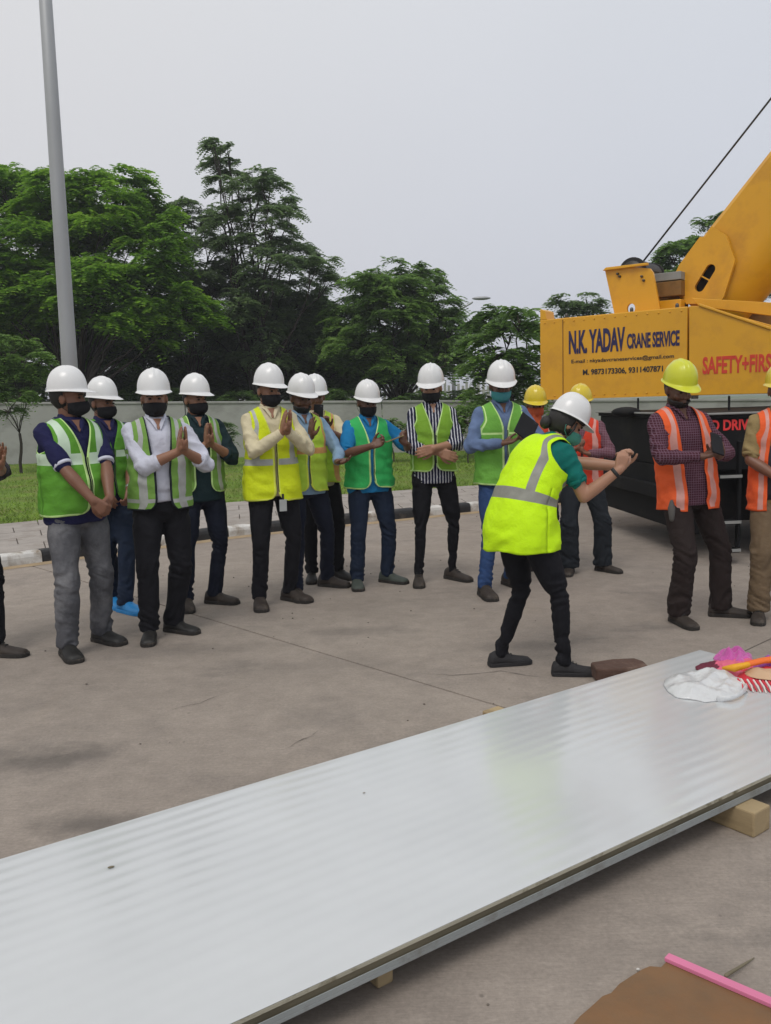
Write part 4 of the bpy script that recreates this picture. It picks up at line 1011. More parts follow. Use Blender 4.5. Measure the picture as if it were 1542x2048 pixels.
# ---- shared: shoe
def shoe_mesh(kind):
    sec = [(-.075, .026, .055), (-.065, .034, .085), (-.035, .037, .100), (.0, .038, .102), (.035, .040, .090), (.075, .043, .068), (.12, .046, .056), (.16, .045, .050), (.19, .037, .043), (.205, .020, .030)]
    if kind == 'boot': sec = [(a, b * 1.12, c * 1.12) for a, b, c in sec]
    if kind == 'flat': sec = [(a, b * .88, c * .72) for a, b, c in sec]
    vs = []; n = 14; fs = []
    for y, w, h in sec:
        for k in range(n):
            t = math.pi * k / (n - 1); vs.append(Vector((w * math.cos(t) * (1 + .08 * (y > .05)), -y, .018 + (h - .018) * max(0.0, math.sin(t)) ** .75)))
    m_ = len(sec)
    for i in range(m_ - 1):
        for k in range(n - 1): a = i * n + k; fs.append((a, a + 1, a + n + 1, a + n))
        fs.append((i * n, (i + 1) * n, (i + 1) * n + n - 1, i * n + n - 1))
    fs += [tuple(range(n)), tuple(range((m_ - 1) * n, m_ * n))]
    up = MB().add(vs, fs); up = up.mesh('shoe'); up.polygons.foreach_set('use_smooth', [True] * len(up.polygons))
    q = MB(); out = []
    for y, w, h in sec: out.append((w * 1.10, -y * 1.03))
    out += [(-a, b) for a, b in reversed(out)]
    q.prism([(a, b, 0) for a, b in out], (0, 0, .026 if kind != 'flat' else .014)); so = q.mesh('sole')
    so = baked(so, [('BEVEL', dict(width=.004, segments=2))], 'sole')
    l = MB()
    for j, y in enumerate((.035, .055, .075)):
        if kind == 'flat': break
        hh = .098 - j * .013; l.tube([(-.018, -y, hh - .004), (0, -y, hh + .003), (.018, -y, hh - .004)], .0028, 6)
    la = l.mesh('laces') if kind != 'flat' else None
    return up, so, la
SHOES = {k: shoe_mesh(k) for k in ('shoe', 'boot', 'flat')}

def add_hand(mb, W, d, n, side, pose, s=1.0):
    """W wrist, d finger direction, n palm normal, side +1/-1 puts the thumb along side*(d x n)"""
    d = d.normalized(); n = (n - d * n.dot(d)).normalized(); t = d.cross(n).normalized() * side    # thumb side
    curl = {'flat': .06, 'relax': .38, 'clasp': .95, 'grip': .8, 'fist': 1.25, 'spread': .12}[pose]
    sp = {'flat': .02, 'relax': .05, 'clasp': .0, 'grip': .02, 'fist': 0, 'spread': .14}[pose]
    for k in range(4):
        o = (1.5 - k) * .0205 * s
        kn = W + d * (.088 - .006 * abs(k - 1.2)) * s + t * o
        mb.tube([W + t * o * .55, W + d * .045 * s + t * o * .85, kn], [.0155 * s, .0155 * s, .0125 * s], 10, flat=1.0)
        L = [.072, .080, .074, .058][k] * s; p = kn; a = 0; dirv = (d + t * (1.5 - k) * sp).normalized(); pts = [kn - d * .004]
        for j, f in enumerate((.45, .32, .23)):
            a += curl * (1 if j else .8); q = dirv * math.cos(a) + n * math.sin(a); p = p + q * L * f; pts.append(p)
        mb.tube(pts, [.0100 * s, .0095 * s, .0086 * s, .0074 * s], 10)
    b = W + d * .018 * s + t * .022 * s; m1 = b + (d * .62 + t * .62 + n * .35).normalized() * .042 * s
    m2 = m1 + (d * .8 + t * (.30 if pose != 'fist' else -.1) + n * (.30 + curl * .3)).normalized() * .034 * s; m3 = m2 + (d * .95 + t * .0 + n * (.2 + curl * .3)).normalized() * .026 * s
    mb.tube([b, m1, m2, m3], [.016 * s, .0135 * s, .0105 * s, .0085 * s], 10)

def ik(a, c, l1, l2, hint):
    v = c - a; L = v.length
    if L > (l1 + l2) * .995: c = a + v * ((l1 + l2) * .995 / L); v = c - a; L = v.length
    x = (l1 * l1 - l2 * l2 + L * L) / (2 * L); h = math.sqrt(max(0, l1 * l1 - x * x)); e = v / L
    hint = (hint - e * hint.dot(e)).normalized(); return a + e * x + hint * h, c

def person(label, group, H, yaw, feet, foot_yaw, arms, shirt, trousers, vest=None, helmet='w', mask=None, head=(0, 0), lean=0, twist=0, sleeves='long',
           tucked=False, skin=0, fit=1.0, belly=0.0, build_=1.0, shoes=('shoe', None, None), hair='short', beard=False, root_px=None, head_dz=0.0, squat=0.0, female=False,
           leg_bow=0.0, side_lean=0.0, hip_shift=(0, 0), seed=0, cuff=1.0, nudge=0):
    """feet: two photo pixels (person's right foot, left foot) where the soles stand; arms: dict R/L -> (target, elbow hint, finger dir, palm normal, pose)"""
    s = H / 1.70; ms = skin_mat(skin)
    feet = [(x + nudge * .4, y) for x, y in feet]
    fR, fL = on_z(*feet[0]), on_z(*feet[1]); root = (fR + fL) / 2
    e = empty('person', root, yaw); tag(e, label, 'person', group)
    Mi = (Matrix.Translation(root) @ Matrix.Rotation(yaw, 4, 'Z')).inverted()
    loc = lambda p: Mi @ p
    LR, LL = loc(fR), loc(fL)
    # pelvis
    leg = .815 * s; ank = .085 * s
    hx = .088 * s; hs = Vector((hip_shift[0], hip_shift[1], 0)) + Matrix.Rotation(-yaw, 3, 'Z') @ Vector((nudge * .6 * root.y / F_PX, 0, 0))
    dr = min((math.sqrt(max(.01, leg ** 2 - ((Vector((q * hx, 0, 0)) + hs - Vector((l.x, l.y, 0))).length) ** 2))) for q, l in ((-1, LR), (1, LL)))
    hipz = ank + dr - .004 - squat; dz = hipz - .90 * s     # whole upper body shifts by dz
    def T(x, y, z):
        """torso space (1.70 m figure) -> local, with lean (forward, -Y) and twist"""
        x *= s; y *= s; z0 = 1.0; zz = z
        t = max(0, min(1, (z - .92) / .40)); tw = twist * t; x, y = x * math.cos(tw) - y * math.sin(tw), x * math.sin(tw) + y * math.cos(tw)
        a = lean * t; L = .40 * s
        if abs(lean) < 1e-4: cy, cz = 0, (zz - .92) * s
        elif z < .92: cy, cz = 0, (zz - .92) * s; a = 0
        else:
            q = L / lean; cy = -q * (1 - math.cos(a)); cz = q * math.sin(a)
            if z > 1.32: ex = (z - 1.32) * s; cy -= ex * math.sin(lean); cz += ex * math.cos(lean)
        sl = side_lean * max(0, (z - .92)) * s
        return Vector((x + hs.x + sl, cy + y * math.cos(a) + hs.y, .92 * s + dz + cz + y * math.sin(a)))
    def TV(v): return T(v[0], v[1], v[2])
    sw = .158 * build_ if not female else .140
    S = {'R': T(-sw, .008, 1.395), 'L': T(sw, .008, 1.395)}
    HIP = {'R': Vector((-hx, 0, hipz)) + hs, 'L': Vector((hx, 0, hipz)) + hs}
    FT = {'R': LR, 'L': LL}; KN = {}; AN = {}
    for k in 'RL':
        an = FT[k] + Vector((0, 0, ank)); fy = foot_yaw[0 if k == 'R' else 1]; back = Vector((0, .03 * s, 0))
        AN[k] = an
        hint = Vector((math.sin(fy) * 1.0 + (leg_bow if k == 'L' else -leg_bow), -math.cos(fy), 0)); KN[k], _ = ik(HIP[k], an, .415 * s, .405 * s, hint)
    # ---- arms
    EL = {}; WR = {}; HD = {}
    for k in 'RL':
        tgt, hint, hd, pn_, pose = arms[k]
        if tgt[0] == 'px': W = loc(on_y(tgt[1], tgt[2], root.y + tgt[3]))
        else: W = T(tgt[0], 0, 1.32) * 1.0; W = T(tgt[0], tgt[1], tgt[2])
        EL[k], WR[k] = ik(S[k], W, .285 * s, .255 * s, Vector(hint))
        fwd = (WR[k] - EL[k]).normalized(); HD[k] = (Vector(hd) if hd else fwd, Vector(pn_), pose)
    # ---- head frame
    hp = T(0, .004, 1.520); Mh = Matrix.Translation(hp + Vector((0, 0, head_dz))) @ Matrix.Rotation(head[0] + twist, 4, 'Z') @ Matrix.Rotation(head[1], 4, 'X') @ Matrix.Scale(s * (1.0 if not female else .97), 4)
    # ---- body (one continuous surface)
    b = MB(); hM = Mh
    def hell(c, r): b.ell(c, r, hM)
    hell((0, .012, .118), (.074, .092, .092)); hell((0, -.012, .060), (.066, .078, .072)); hell((0, -.038, .012), (.046, .045, .036)); hell((0, -.060, -.004), (.026, .026, .022))
    hell((0, -.088, .066), (.012, .016, .024)); hell((0, -.096, .052), (.015, .014, .011)); hell((.036, -.062, .052), (.024, .024, .022)); hell((-.036, -.062, .052), (.024, .024, .022))
    hell((0, -.075, .108), (.048, .020, .012)); hell((0, -.083, .020), (.024, .012, .008)); hell((.078, .012, .072), (.010, .022, .032)); hell((-.078, .012, .072), (.010, .022, .032))
    nb = T(0, .012, 1.40); b.tube([nb, T(0, .010, 1.46), hM @ Vector((0, .012, .0)), hM @ Vector((0, .012, .05))], [.07 * s, .056 * s, .054 * s, .052 * s], 14)
    tp = [T(0, interp(TORSO, z)[2], z) for z in (.95, 1.1, 1.25, 1.36)]; b.tube(tp, [.10 * s, .10 * s, .11 * s, .11 * s], 14, ref=(1, 0, 0), flat=.8)
    for k in 'RL':
        b.tube([T(0, .01, 1.36), S[k], S[k].lerp(EL[k], .15)], [.05 * s, .036 * s, .036 * s], 12)
        cv = {'long': (.62, .62), 'rolled': (.62, .9), 'short': (.75, 1.0)}[sleeves]; b.tube([S[k], S[k].lerp(EL[k], .45), EL[k]], [.045 * s * cv[0], .046 * s * cv[0 if not female else 1], .038 * s * cv[1]], 12)
        fa = (WR[k] - EL[k]); b.tube([EL[k], EL[k] + fa * .3, EL[k] + fa * .75, WR[k]], [.038 * s * cv[1], .041 * s * (cv[1] if sleeves == 'long' else (1 if not female else .95)), .031 * s * (.8 if sleeves == 'long' else 1), .0265 * s], 12)
        b.tube([HIP[k] + Vector((0, 0, .06)), KN[k], AN[k]], [.06 * s, .038 * s * min(1, fit), .032 * s * min(1, fit)], 12)
        add_hand(b, WR[k] - fa.normalized() * .004, HD[k][0], HD[k][1], 1 if k == 'L' else -1, HD[k][2], s * (1.0 if not female else .92))
    b.tube([HIP['R'], T(0, 0, .95), HIP['L']], [.08 * s, .09 * s, .08 * s], 12)
    me = baked(b.mesh('body', fix=False), [('REMESH', dict(mode='VOXEL', voxel_size=.0062, use_smooth_shade=True)), ('SMOOTH', dict(factor=.5, iterations=2)), ('DECIMATE', dict(ratio=.42))], 'body')
    mesh_obj('body', me, ms, e, True)
    # ---- eyes, brows
    for q in (-1, 1):
        mesh_obj('eye', MB().ell((q * .030, -.0795, .084), (.011, .008, .0065), Mh, 8, 6).mesh(), m_eye, e, True)
        mesh_obj('eyebrow', MB().tube([Mh @ Vector((q * .014, -.0935, .102)), Mh @ Vector((q * .032, -.091, .106)), Mh @ Vector((q * .048, -.079, .100))], .0042 * s, 6).mesh(), m_hair, e, True)
    # ---- hair
    def cap(name, M, c, r, keep, m, nu=34, nv=24, th=.004, rough=.004):
        vs = []; fs = []
        for j in range(nv + 1):
            ph = math.pi * j / nv
            for i in range(nu):
                t = 2 * math.pi * i / nu; vs.append(Vector((c[0] + r[0] * math.sin(ph) * math.sin(t), c[1] - r[1] * math.sin(ph) * math.cos(t), c[2] + r[2] * math.cos(ph))))
        for j in range(nv):
            for i in range(nu):
                a = j * nu + i; bb = j * nu + (i + 1) % nu; q = (a, bb, bb + nu, a + nu); ce = sum((vs[w] for w in q), Vector()) / 4
                if keep(ce): fs.append(q)
        nn = [M @ (v + (v - Vector(c)).normalized() * rough * noise.noise(v * 60)) for v in vs]
        me = pydata(nn, fs); bm = bmesh.new(); bm.from_mesh(me); bmesh.ops.delete(bm, geom=[v for v in bm.verts if not v.link_faces], context='VERTS'); bmesh.ops.recalc_face_normals(bm, faces=bm.faces); bm.to_mesh(me); bm.free()
        o = mesh_obj(name, me, m, e, True); sd = o.modifiers.new('thickness', 'SOLIDIFY'); sd.thickness = th * s; sd.offset = 0; return o
    if hair == 'short':
        cap('hair', Mh, (0, .014, .105), (.082, .100, .105), lambda c: (c.y > -.002 and c.z > .005 + max(0, .03 - c.y) * .9) or c.z > .125, m_hair)
    elif hair == 'bun':
        cap('hair', Mh, (0, .018, .098), (.088, .106, .112), lambda c: (c.y > -.018 and c.z > -.012) or c.z > .115, m_hair, rough=.008)
        mesh_obj('hair_bun', MB().ell((0, .122, .030), (.038, .036, .042), Mh).mesh(), m_hair, e, True)
        for dx_, dy_ in ((.078, -.028), (-.078, -.028)):
            mesh_obj('hair_lock', MB().tube([Mh @ Vector((dx_, dy_, .10)), Mh @ Vector((dx_ * 1.08, dy_ + .002, .06)), Mh @ Vector((dx_ * 1.02, dy_ + .012, .02))], .006 * s, 6).mesh(), m_hair, e, True)
    if beard:
        cap('beard', Mh, (0, -.018, .035), (.073, .086, .078), lambda c: c.y < -.005 and c.z < .028 and not (abs(c.x) < .018 and c.z > .010), m_hair, rough=.006)
    # ---- mask
    if mask is not None:
        vs = []; fs = []; nu, nv = 18, 12
        for j in range(nv + 1):
            v = j / nv
            for i in range(nu + 1):
                u = i / nu * 2 - 1; z = lerp(.063 - .014 * abs(u) ** 1.5, -.034 + .022 * abs(u) ** 1.5, v); A = u * 1.42
                rx = .0745 * (1 - .28 * max(0, v - .45)); ry = .0915 + .036 * math.exp(-((u / .45) ** 2)) * math.sin(math.pi * min(1, v * .9 + .18)) - .03 * max(0, v - .7) / .3
                pl_ = .0012 * math.sin(v * 26)
                vs.append(Mh @ Vector((rx * math.sin(A) * 1.01, -.006 - ry * math.cos(A) - pl_, z)))
        for j in range(nv):
            for i in range(nu): a = j * (nu + 1) + i; fs.append((a, a + 1, a + nu + 2, a + nu + 1))
        o = mesh_obj('face_mask', pydata(vs, fs), mask, e, True); o.modifiers.new('thickness', 'SOLIDIFY').thickness = .0018
        for q in (-1, 1):
            mesh_obj('mask_loop', MB().tube([Mh @ Vector(p) for p in ((q * .0735, -.02, .045), (q * .082, .012, .082), (q * .086, .034, .062), (q * .080, .02, .028), (q * .071, -.02, .0))], .0018 * s, 6).mesh(), mask, e, True)
    # ---- helmet
    if helmet:
        h = bpy.data.objects.new('helmet', HELMET[helmet]); link(h, e); MhH = Mh @ Matrix.Translation((0, .006, .137)) @ Matrix.Rotation(R(-2), 4, 'X') @ Matrix.Scale(.90, 4); h.matrix_local = MhH
        bnd = bpy.data.objects.new('headband', BAND); link(bnd, h)
    # ---- trousers
    q = MB(); pw = (.168 if tucked else .150) * build_; z0 = 1.0 if tucked else .98
    tz = [.80, .86, .92, z0]
    q.tube([T(0, .004, z) for z in tz], [.120 * s * build_, (pw + .006) * s, (pw) * s, (pw - .010) * s], 22, ref=(1, 0, 0), flat=.70 + belly * .8, cap=False)
    for k in 'RL':
        h_, kn, an = HIP[k], KN[k], AN[k]; ft = fit; up = Vector((0, 0, .03))
        p1 = h_.lerp(kn, .35); p2 = h_.lerp(kn, .75); c1 = kn.lerp(an, .35); c2 = kn.lerp(an, .75); c3 = kn.lerp(an, .93); end = an.copy(); end.z = .060 * s; end.y += 0
        rr_ = [.088 * s * build_, .092 * s * (.9 + .1 * ft) * build_, .079 * s * (.85 + .15 * ft), .066 * s * ft, .064 * s * ft, .060 * s * ft * cuff, .0615 * s * ft * cuff, .060 * s * ft * cuff]
        q.tube([h_ + up, p1, p2, kn, c1, c2, c3, end], rr_, 18, cap=False)
        q.ell(h_ + Vector((0, .035 * s, .0)), (.085 * s, .075 * s, .085 * s))
    me = q.mesh('trousers', fix=False)
    me = baked(me, [('REMESH', dict(mode='VOXEL', voxel_size=.0105, use_smooth_shade=True)), ('SMOOTH', dict(factor=.5, iterations=6))], 'trousers')
    n_ = len(me.vertices); co = np.zeros(n_ * 3, np.float32); me.vertices.foreach_get('co', co); no = np.zeros(n_ * 3, np.float32); me.vertices.foreach_get('normal', no)
    co = co.reshape(-1, 3); no = no.reshape(-1, 3); kz = (KN['R'].z + KN['L'].z) / 2
    for i in range(n_):
        p = Vector(co[i]); g1 = math.exp(-((p.z - .13 * s) / .09) ** 2) * .9 + math.exp(-((p.z - kz) / .09) ** 2) * .7 + math.exp(-((p.z - (hipz - .04)) / .08) ** 2) * .55 + .22
        w = fold(p.x * 8, p.y * 8, p.z * 21 + seed * 7 + 1.6 * math.sin(p.x * 16 + p.z * 9)) * .0135 * g1 + noise.noise(Vector((p.x * 7, p.y * 7, p.z * 4 + seed))) * .007
        co[i] = p + Vector(no[i]) * w
    me.vertices.foreach_set('co', co.reshape(-1)); me.update(); mesh_obj('trousers', me, trousers, e, True)
    if tucked:
        q = MB(); ring = []
        for i in range(33):
            a = 2 * math.pi * i / 32; ring.append(T((pw - .002) * math.cos(a), (.70 + belly * .8) * (pw - .002) * math.sin(a) + .004, z0 - .012))
        q.tube(ring, .016 * s, 6, flat=.5, ref=(0, 0, 1), cap=False); q.build('belt', m_strap, e, True)
    # ---- shirt
    q = MB(); nv = 26; nu = 28; hem = .93 if tucked else .83; vs = []; fs = []
    def belly_add(z): return belly * math.exp(-((z - 1.03) / .16) ** 2)
    for j in range(nv + 1):
        z = lerp(hem, 1.485, j / nv); w, d, yo = interp(TORSO, z); ex = (.010 if z > 1.0 or not tucked else -.004)
        if female: w *= .90 if z > 1.2 else .98
        for i in range(nu):
            a = 2 * math.pi * i / nu; ca, sa_ = math.cos(a), math.sin(a); W_ = (w * build_ + ex); D_ = d + ex + (belly_add(z) if sa_ < 0 else belly_add(z) * .2)
            if female and sa_ < 0: D_ += .030 * math.exp(-((z - 1.24) / .06) ** 2)
            x = W_ * abs(ca) ** .9 * (1 if ca >= 0 else -1); y = D_ * abs(sa_) ** .9 * (1 if sa_ >= 0 else -1)
            vs.append(T(x, y + yo, z))
    for j in range(nv):
        for i in range(nu): a = j * nu + i; b_ = j * nu + (i + 1) % nu; fs.append((a, b_, b_ + nu, a + nu))
    fs += [tuple(range(nu - 1, -1, -1)), tuple(range(nv * nu, nv * nu + nu))]; q.add(vs, fs)
    for k in 'RL':
        s_, el, wr = S[k], EL[k], WR[k]; up_r = .0560 * s * build_
        if sleeves == 'long': q.tube([s_, s_.lerp(el, .3), s_.lerp(el, .7), el], [up_r, up_r * .98, .054 * s, .050 * s], 14); q.tube([el, el.lerp(wr, .4), el.lerp(wr, .90)], [.050 * s, .048 * s, .037 * s], 14)
        elif sleeves == 'rolled': q.tube([s_, s_.lerp(el, .3), s_.lerp(el, .7), el], [up_r, up_r * 1.02, .060 * s, .058 * s], 14); q.tube([el, el.lerp(wr, .30)], [.058 * s, .050 * s], 14)
        else: sf = .80 if not female else .62; q.tube([s_, s_.lerp(el, .35), s_.lerp(el, sf)], [up_r, up_r * 1.02, .060 * s], 14)
    me = baked(q.mesh('shirt', fix=False), [('REMESH', dict(mode='VOXEL', voxel_size=.0095, use_smooth_shade=True)), ('SMOOTH', dict(factor=.5, iterations=4))], 'shirt')
    n_ = len(me.vertices); co = np.zeros(n_ * 3, np.float32); me.vertices.foreach_get('co', co); no = np.zeros(n_ * 3, np.float32); me.vertices.foreach_get('normal', no)
    co = co.reshape(-1, 3); no = no.reshape(-1, 3)
    elbows = [EL['R'], EL['L']]
    for i in range(n_):
        p = Vector(co[i]); ge = sum(math.exp(-((p - q_).length / .11) ** 2) for q_ in elbows)
        w = fold(p.x * 11 + seed, p.y * 11, p.z * 13 + p.x * 7) * .0155 * (.6 + ge * .7) * lerp(.35, 1.0, smooth((abs((p - hs).x) / s - .10) / .10)) + noise.noise(Vector((p.x * 6, p.y * 6, p.z * 6 + seed))) * .007
        co[i] = p + Vector(no[i]) * w
    me.vertices.foreach_set('co', co.reshape(-1)); me.update(); mesh_obj('shirt', me, shirt['m'], e, True)
    # collar
    if shirt.get('collar', True):
        q = MB(); 
        for sg in (-1, 1):
            pts = [T(sg * .050, -.044, 1.474), T(sg * .060, -.018, 1.487), T(sg * .058, .03, 1.492), T(sg * .0, .068, 1.495)]
            q.tube(pts, [.015 * s, .017 * s, .017 * s, .017 * s], 8, flat=.35, ref=(0, 0, 1))
            q.tube([T(sg * .054, -.034, 1.478), T(sg * .036, -.078, 1.462), T(sg * .020, -.103, 1.428), T(sg * .012, -.116, 1.400)], [.014 * s, .015 * s, .013 * s, .004 * s], 8, flat=.4, ref=(1, 0, 0))
        q.build('collar', shirt.get('cm', shirt['m']), e, True)
        MB().prism([T(-.034, -.072, 1.470), T(.034, -.072, 1.470), T(.016, -.108, 1.425), T(.0, -.1165, 1.398), T(-.016, -.108, 1.425)], Vector((0, .012, -.004))).build('open_neckline', ms, e)
    if sleeves in ('long', 'rolled', 'short') and shirt.get('cuff', True):
        for k in 'RL':
            f = {'long': .88, 'rolled': .30}.get(sleeves, None)
            if f is not None: c = EL[k].lerp(WR[k], f); dv = (WR[k] - EL[k]).normalized(); rr_ = .036 * s if sleeves == 'long' else .053 * s
            else: c = S[k].lerp(EL[k], .86 if not female else .66); dv = (EL[k] - S[k]).normalized() * .6; rr_ = .0575 * s
            q = MB(); q.tube([c - dv * .018, c - dv * .012, c + dv * .012, c + dv * .018], [rr_ * .92, rr_, rr_, rr_ * .92], 18, cap=False); q.build('cuff', shirt.get('cuffm', shirt['m']), e, True)
    # ---- vest
    if vest:
        build_vest(e, T, s, vest, build_, belly, female, seed)
    # ---- shoes
    sk, su, ss = shoes; up, so, la = SHOES[sk]
    for k, fy in (('R', foot_yaw[0]), ('L', foot_yaw[1])):
        sh = bpy.data.objects.new('shoe', up.copy()); link(sh, e); sh.data.materials.append(su or m_shoe)
        sh.matrix_local = Matrix.Translation(Vector((FT[k].x, FT[k].y, .0))) @ Matrix.Rotation(fy, 4, 'Z') @ Matrix.Scale(s * (1.02 if not female else .95), 4) @ Matrix.Translation((0, .0, 0))
        so_ = bpy.data.objects.new('sole', so.copy()); link(so_, sh); so_.data.materials.append(ss or m_sole)
        if la: la_ = bpy.data.objects.new('laces', la.copy()); link(la_, sh); la_.data.materials.append(m_strap)
    return dict(e=e, T=T, Mh=Mh, WR=WR, EL=EL, s=s, S=S, M=Matrix.Translation(root) @ Matrix.Rotation(yaw, 4, 'Z'), HD=HD)

def build_vest(e, T, s, V, bw, belly, female, seed):
    hem = V.get('hem', .86); zn = V.get('vneck', 1.26); gap = V.get('gap', .006); open_ = V.get('open', 0.0); off = V.get('off', .015); flare = V.get('flare', .018); za = 1.27
    def wd(z):
        w, d, yo = interp(TORSO, max(z, .90)); wmin = interp(TORSO, 1.28)[0]
        if z < 1.26: w = max(w, lerp(.172, wmin, smooth((z - .95) / .3)))
        if female: w *= .93
        o = off + flare * smooth((1.2 - z) / .35)
        b = belly * math.exp(-((z - 1.03) / .2) ** 2)
        return w * bw + o, d + o + b * .4, yo, b
    def xin(z):
        up = smooth((z - zn) / (1.46 - zn)); x = lerp(gap + open_, .078, up ** .8 if z > zn else 0)
        rc = .075; 
        if z < hem + rc and not V.get('square'): t = (hem + rc - z) / rc; x += rc * (1 - math.sqrt(max(0, 1 - t * t))) * .95
        return x
    cols_t = [0, .05] + [.05 + .95 * i / 12 for i in range(1, 13)]; NB_ = 30
    zl = [lerp(hem, za, i / 26) for i in range(27)]
    vs = []; fs = []; mi = []
    def P(x, z, front, wobble=True):
        w, d, yo, b = wd(z); x_ = max(-.99999, min(.99999, x / w)); y = d * (1 - abs(x_) ** 2.2) ** (1 / 2.2) + (b if front else 0) * (1 - x_ * x_)
        y = -y if front else y
        if female and front: y -= .03 * math.exp(-((z - 1.24) / .06) ** 2) * (1 - x_ * x_)
        p = Vector((x, y + yo, z))
        if wobble:
            g = smooth((1.36 - z) / .25); n1 = noise.noise(Vector((x * 8 + seed * 3, y * 8 + z * 5, seed + y * 5))) * .013 + fold(x * 11 + z * 8, z * 7 + y * 10, seed * 2.3) * .012
            dirv = Vector((x / (w * w), (y) / (d * d), 0)).normalized(); p += dirv * n1 * (.35 + .65 * g)
            p.z += .016 * noise.noise(Vector((x * 6 + seed, y * 6, 4 + seed))) * smooth((hem + .22 - z) / .22)
            # horizontal sag folds near the hem
            p += dirv * .009 * math.sin(z * 62 + x * 9 + seed) * noise.noise(Vector((x * 6, z * 7, 9 + seed)))
        return p
    stripe = V.get('stripe', 'none'); bandz = V.get('band', (1.08, 1.13)); vt = V.get('vband', (.30, .55)); band2 = V.get('band2')
    def cell(z, tt, upper):
        """material index: 0 base, 1 tape, 2 trim, 3 second colour"""
        if tt < .05: return 2
        for bz in ([bandz] if stripe in ('h', 'hv') else []) + ([band2] if band2 else []):
            if bz[0] <= z <= bz[1]: return 1
        if stripe in ('v', 'hv') and vt[0] <= tt <= vt[1] and z > (bandz[0] if stripe == 'hv' else hem): return 1
        if V.get('yoke') and z > V['yoke']: return 3
        return 0
    # exact band rows
    zz = sorted(set([round(z, 4) for z in zl] + [round(b, 4) for bz in ([bandz] if stripe in ('h', 'hv') else []) + ([band2] if band2 else []) for b in bz if hem < b < za] + [round(hem + .012, 4)]))
    zl = [z for i, z in enumerate(zz) if i == 0 or z - zz[i - 1] > .0035]
    cols_t = sorted(set(cols_t + [vt[0], vt[1]]))
    NU = 14; ridge = lambda x: interp([(.05, 1.488), (.075, 1.476), (.11, 1.458), (.15, 1.438), (.19, 1.405)], abs(x) / (bw if not female else .93))[0] + off * .55
    xout_top = (.150 if not female else .125) * bw + V.get('sh', 0)
    cutz = V.get('cut', za)
    for side in (1, -1):
        rows = []
        for z in zl:
            w = wd(z)[0]; xi = xin(z); a0 = math.asin(min(.99, xi / w)); row = [(w * math.sin(lerp(a0, math.pi / 2, t)) * side, z) for t in cols_t]; rows.append((row, z, False))
        w0 = wd(za)[0]
        for j in range(1, NU + 1):
            f = j / NU; row = []
            xo = lerp(w0, xout_top, smooth(min(1, f * 2.4)) ** .7); z_nom = za + (1.47 - za) * f; xi = xin(z_nom)
            a0 = math.asin(min(.99, xin(za) / w0))
            for t in cols_t:
                g = (math.sin(lerp(a0, math.pi / 2, t)) - math.sin(a0)) / (1 - math.sin(a0)); x = lerp(xi, xo, g); zr = ridge(x); ff = 1 - (1 - f) ** 1.25
                row.append((x * side, lerp(za, zr, ff), f))
            rows.append((row, za + (1.47 - za) * f, True))
        base = len(vs); nc = len(cols_t)
        for row, z, up in rows:
            for it in row:
                x, zc = it[0], it[1]
                if up and it[2] >= .999: vs.append(T(x, .006, zc)); continue
                p = P(x, min(zc, 1.49), True) if not up else None
                if up:
                    # above the armhole: front surface closes onto the shoulder ridge
                    f = it[2]; pz = P(x, za + (zc - za) * .0 + 0, True, True); zr = ridge(x); k = max(0.0, min(1.0, (zc - za) / (zr - za))); dd_ = -pz.y
                    yy = -dd_ * (1 - k ** 2.6) ** (1 / 2.0) + .006 * k; p = Vector((pz.x * (1 - k) + x * k, yy, zc))
                vs.append(T(p.x, p.y, p.z))
        for r_ in range(len(rows) - 1):
            zm = (rows[r_][1] + rows[r_ + 1][1]) / 2
            for c in range(nc - 1):
                a = base + r_ * nc + c; f_ = (a, a + 1, a + nc + 1, a + nc); fs.append(f_ if side > 0 else f_[::-1])
                tm = (cols_t[c] + cols_t[c + 1]) / 2; m_ = cell(zm, tm, rows[r_ + 1][2])
                if r_ == 0: m_ = 2
                if rows[r_ + 1][2] and c == nc - 2: m_ = 2
                mi.append(m_)
    # back
    nb_ = NB_; rows = []
    for z in zl:
        w = wd(z)[0]; rows.append(([(w * math.sin(lerp(-math.pi / 2, math.pi / 2, t / nb_)), z) for t in range(nb_ + 1)], z, False, 0))
    w0 = wd(za)[0]
    for j in range(1, NU + 1):
        f = j / NU; xo = lerp(w0, xout_top, smooth(min(1, f * 2.4)) ** .7); row = []
        for t in range(nb_ + 1):
            g = math.sin(lerp(-math.pi / 2, math.pi / 2, t / nb_)); x = xo * g; xi = .078
            zr = ridge(max(abs(x), xi)) if abs(x) >= xi else ridge(xi) - .020 * (1 - (x / xi) ** 2)
            row.append((x, lerp(za, zr, 1 - (1 - f) ** 1.25), f, zr))
        rows.append((row, za + (1.47 - za) * f, True, f))
    base = len(vs); nc = nb_ + 1
    for row, z, up, f in rows:
        for it in row:
            x, zc = it[0], it[1]
            if not up: p = P(x, zc, False)
            else:
                pz = P(x, za, False); zr = it[3]; k = max(0.0, min(1.0, (zc - za) / (zr - za))); dmin = .0 if abs(x) >= .077 else .055 * (1 - (x / .078) ** 2) ** .5
                p = Vector((pz.x * (1 - k) + x * k, max(pz.y * (1 - k ** 2.6) ** .5, dmin) + .006 * k, zc))
            vs.append(T(p.x, p.y, p.z))
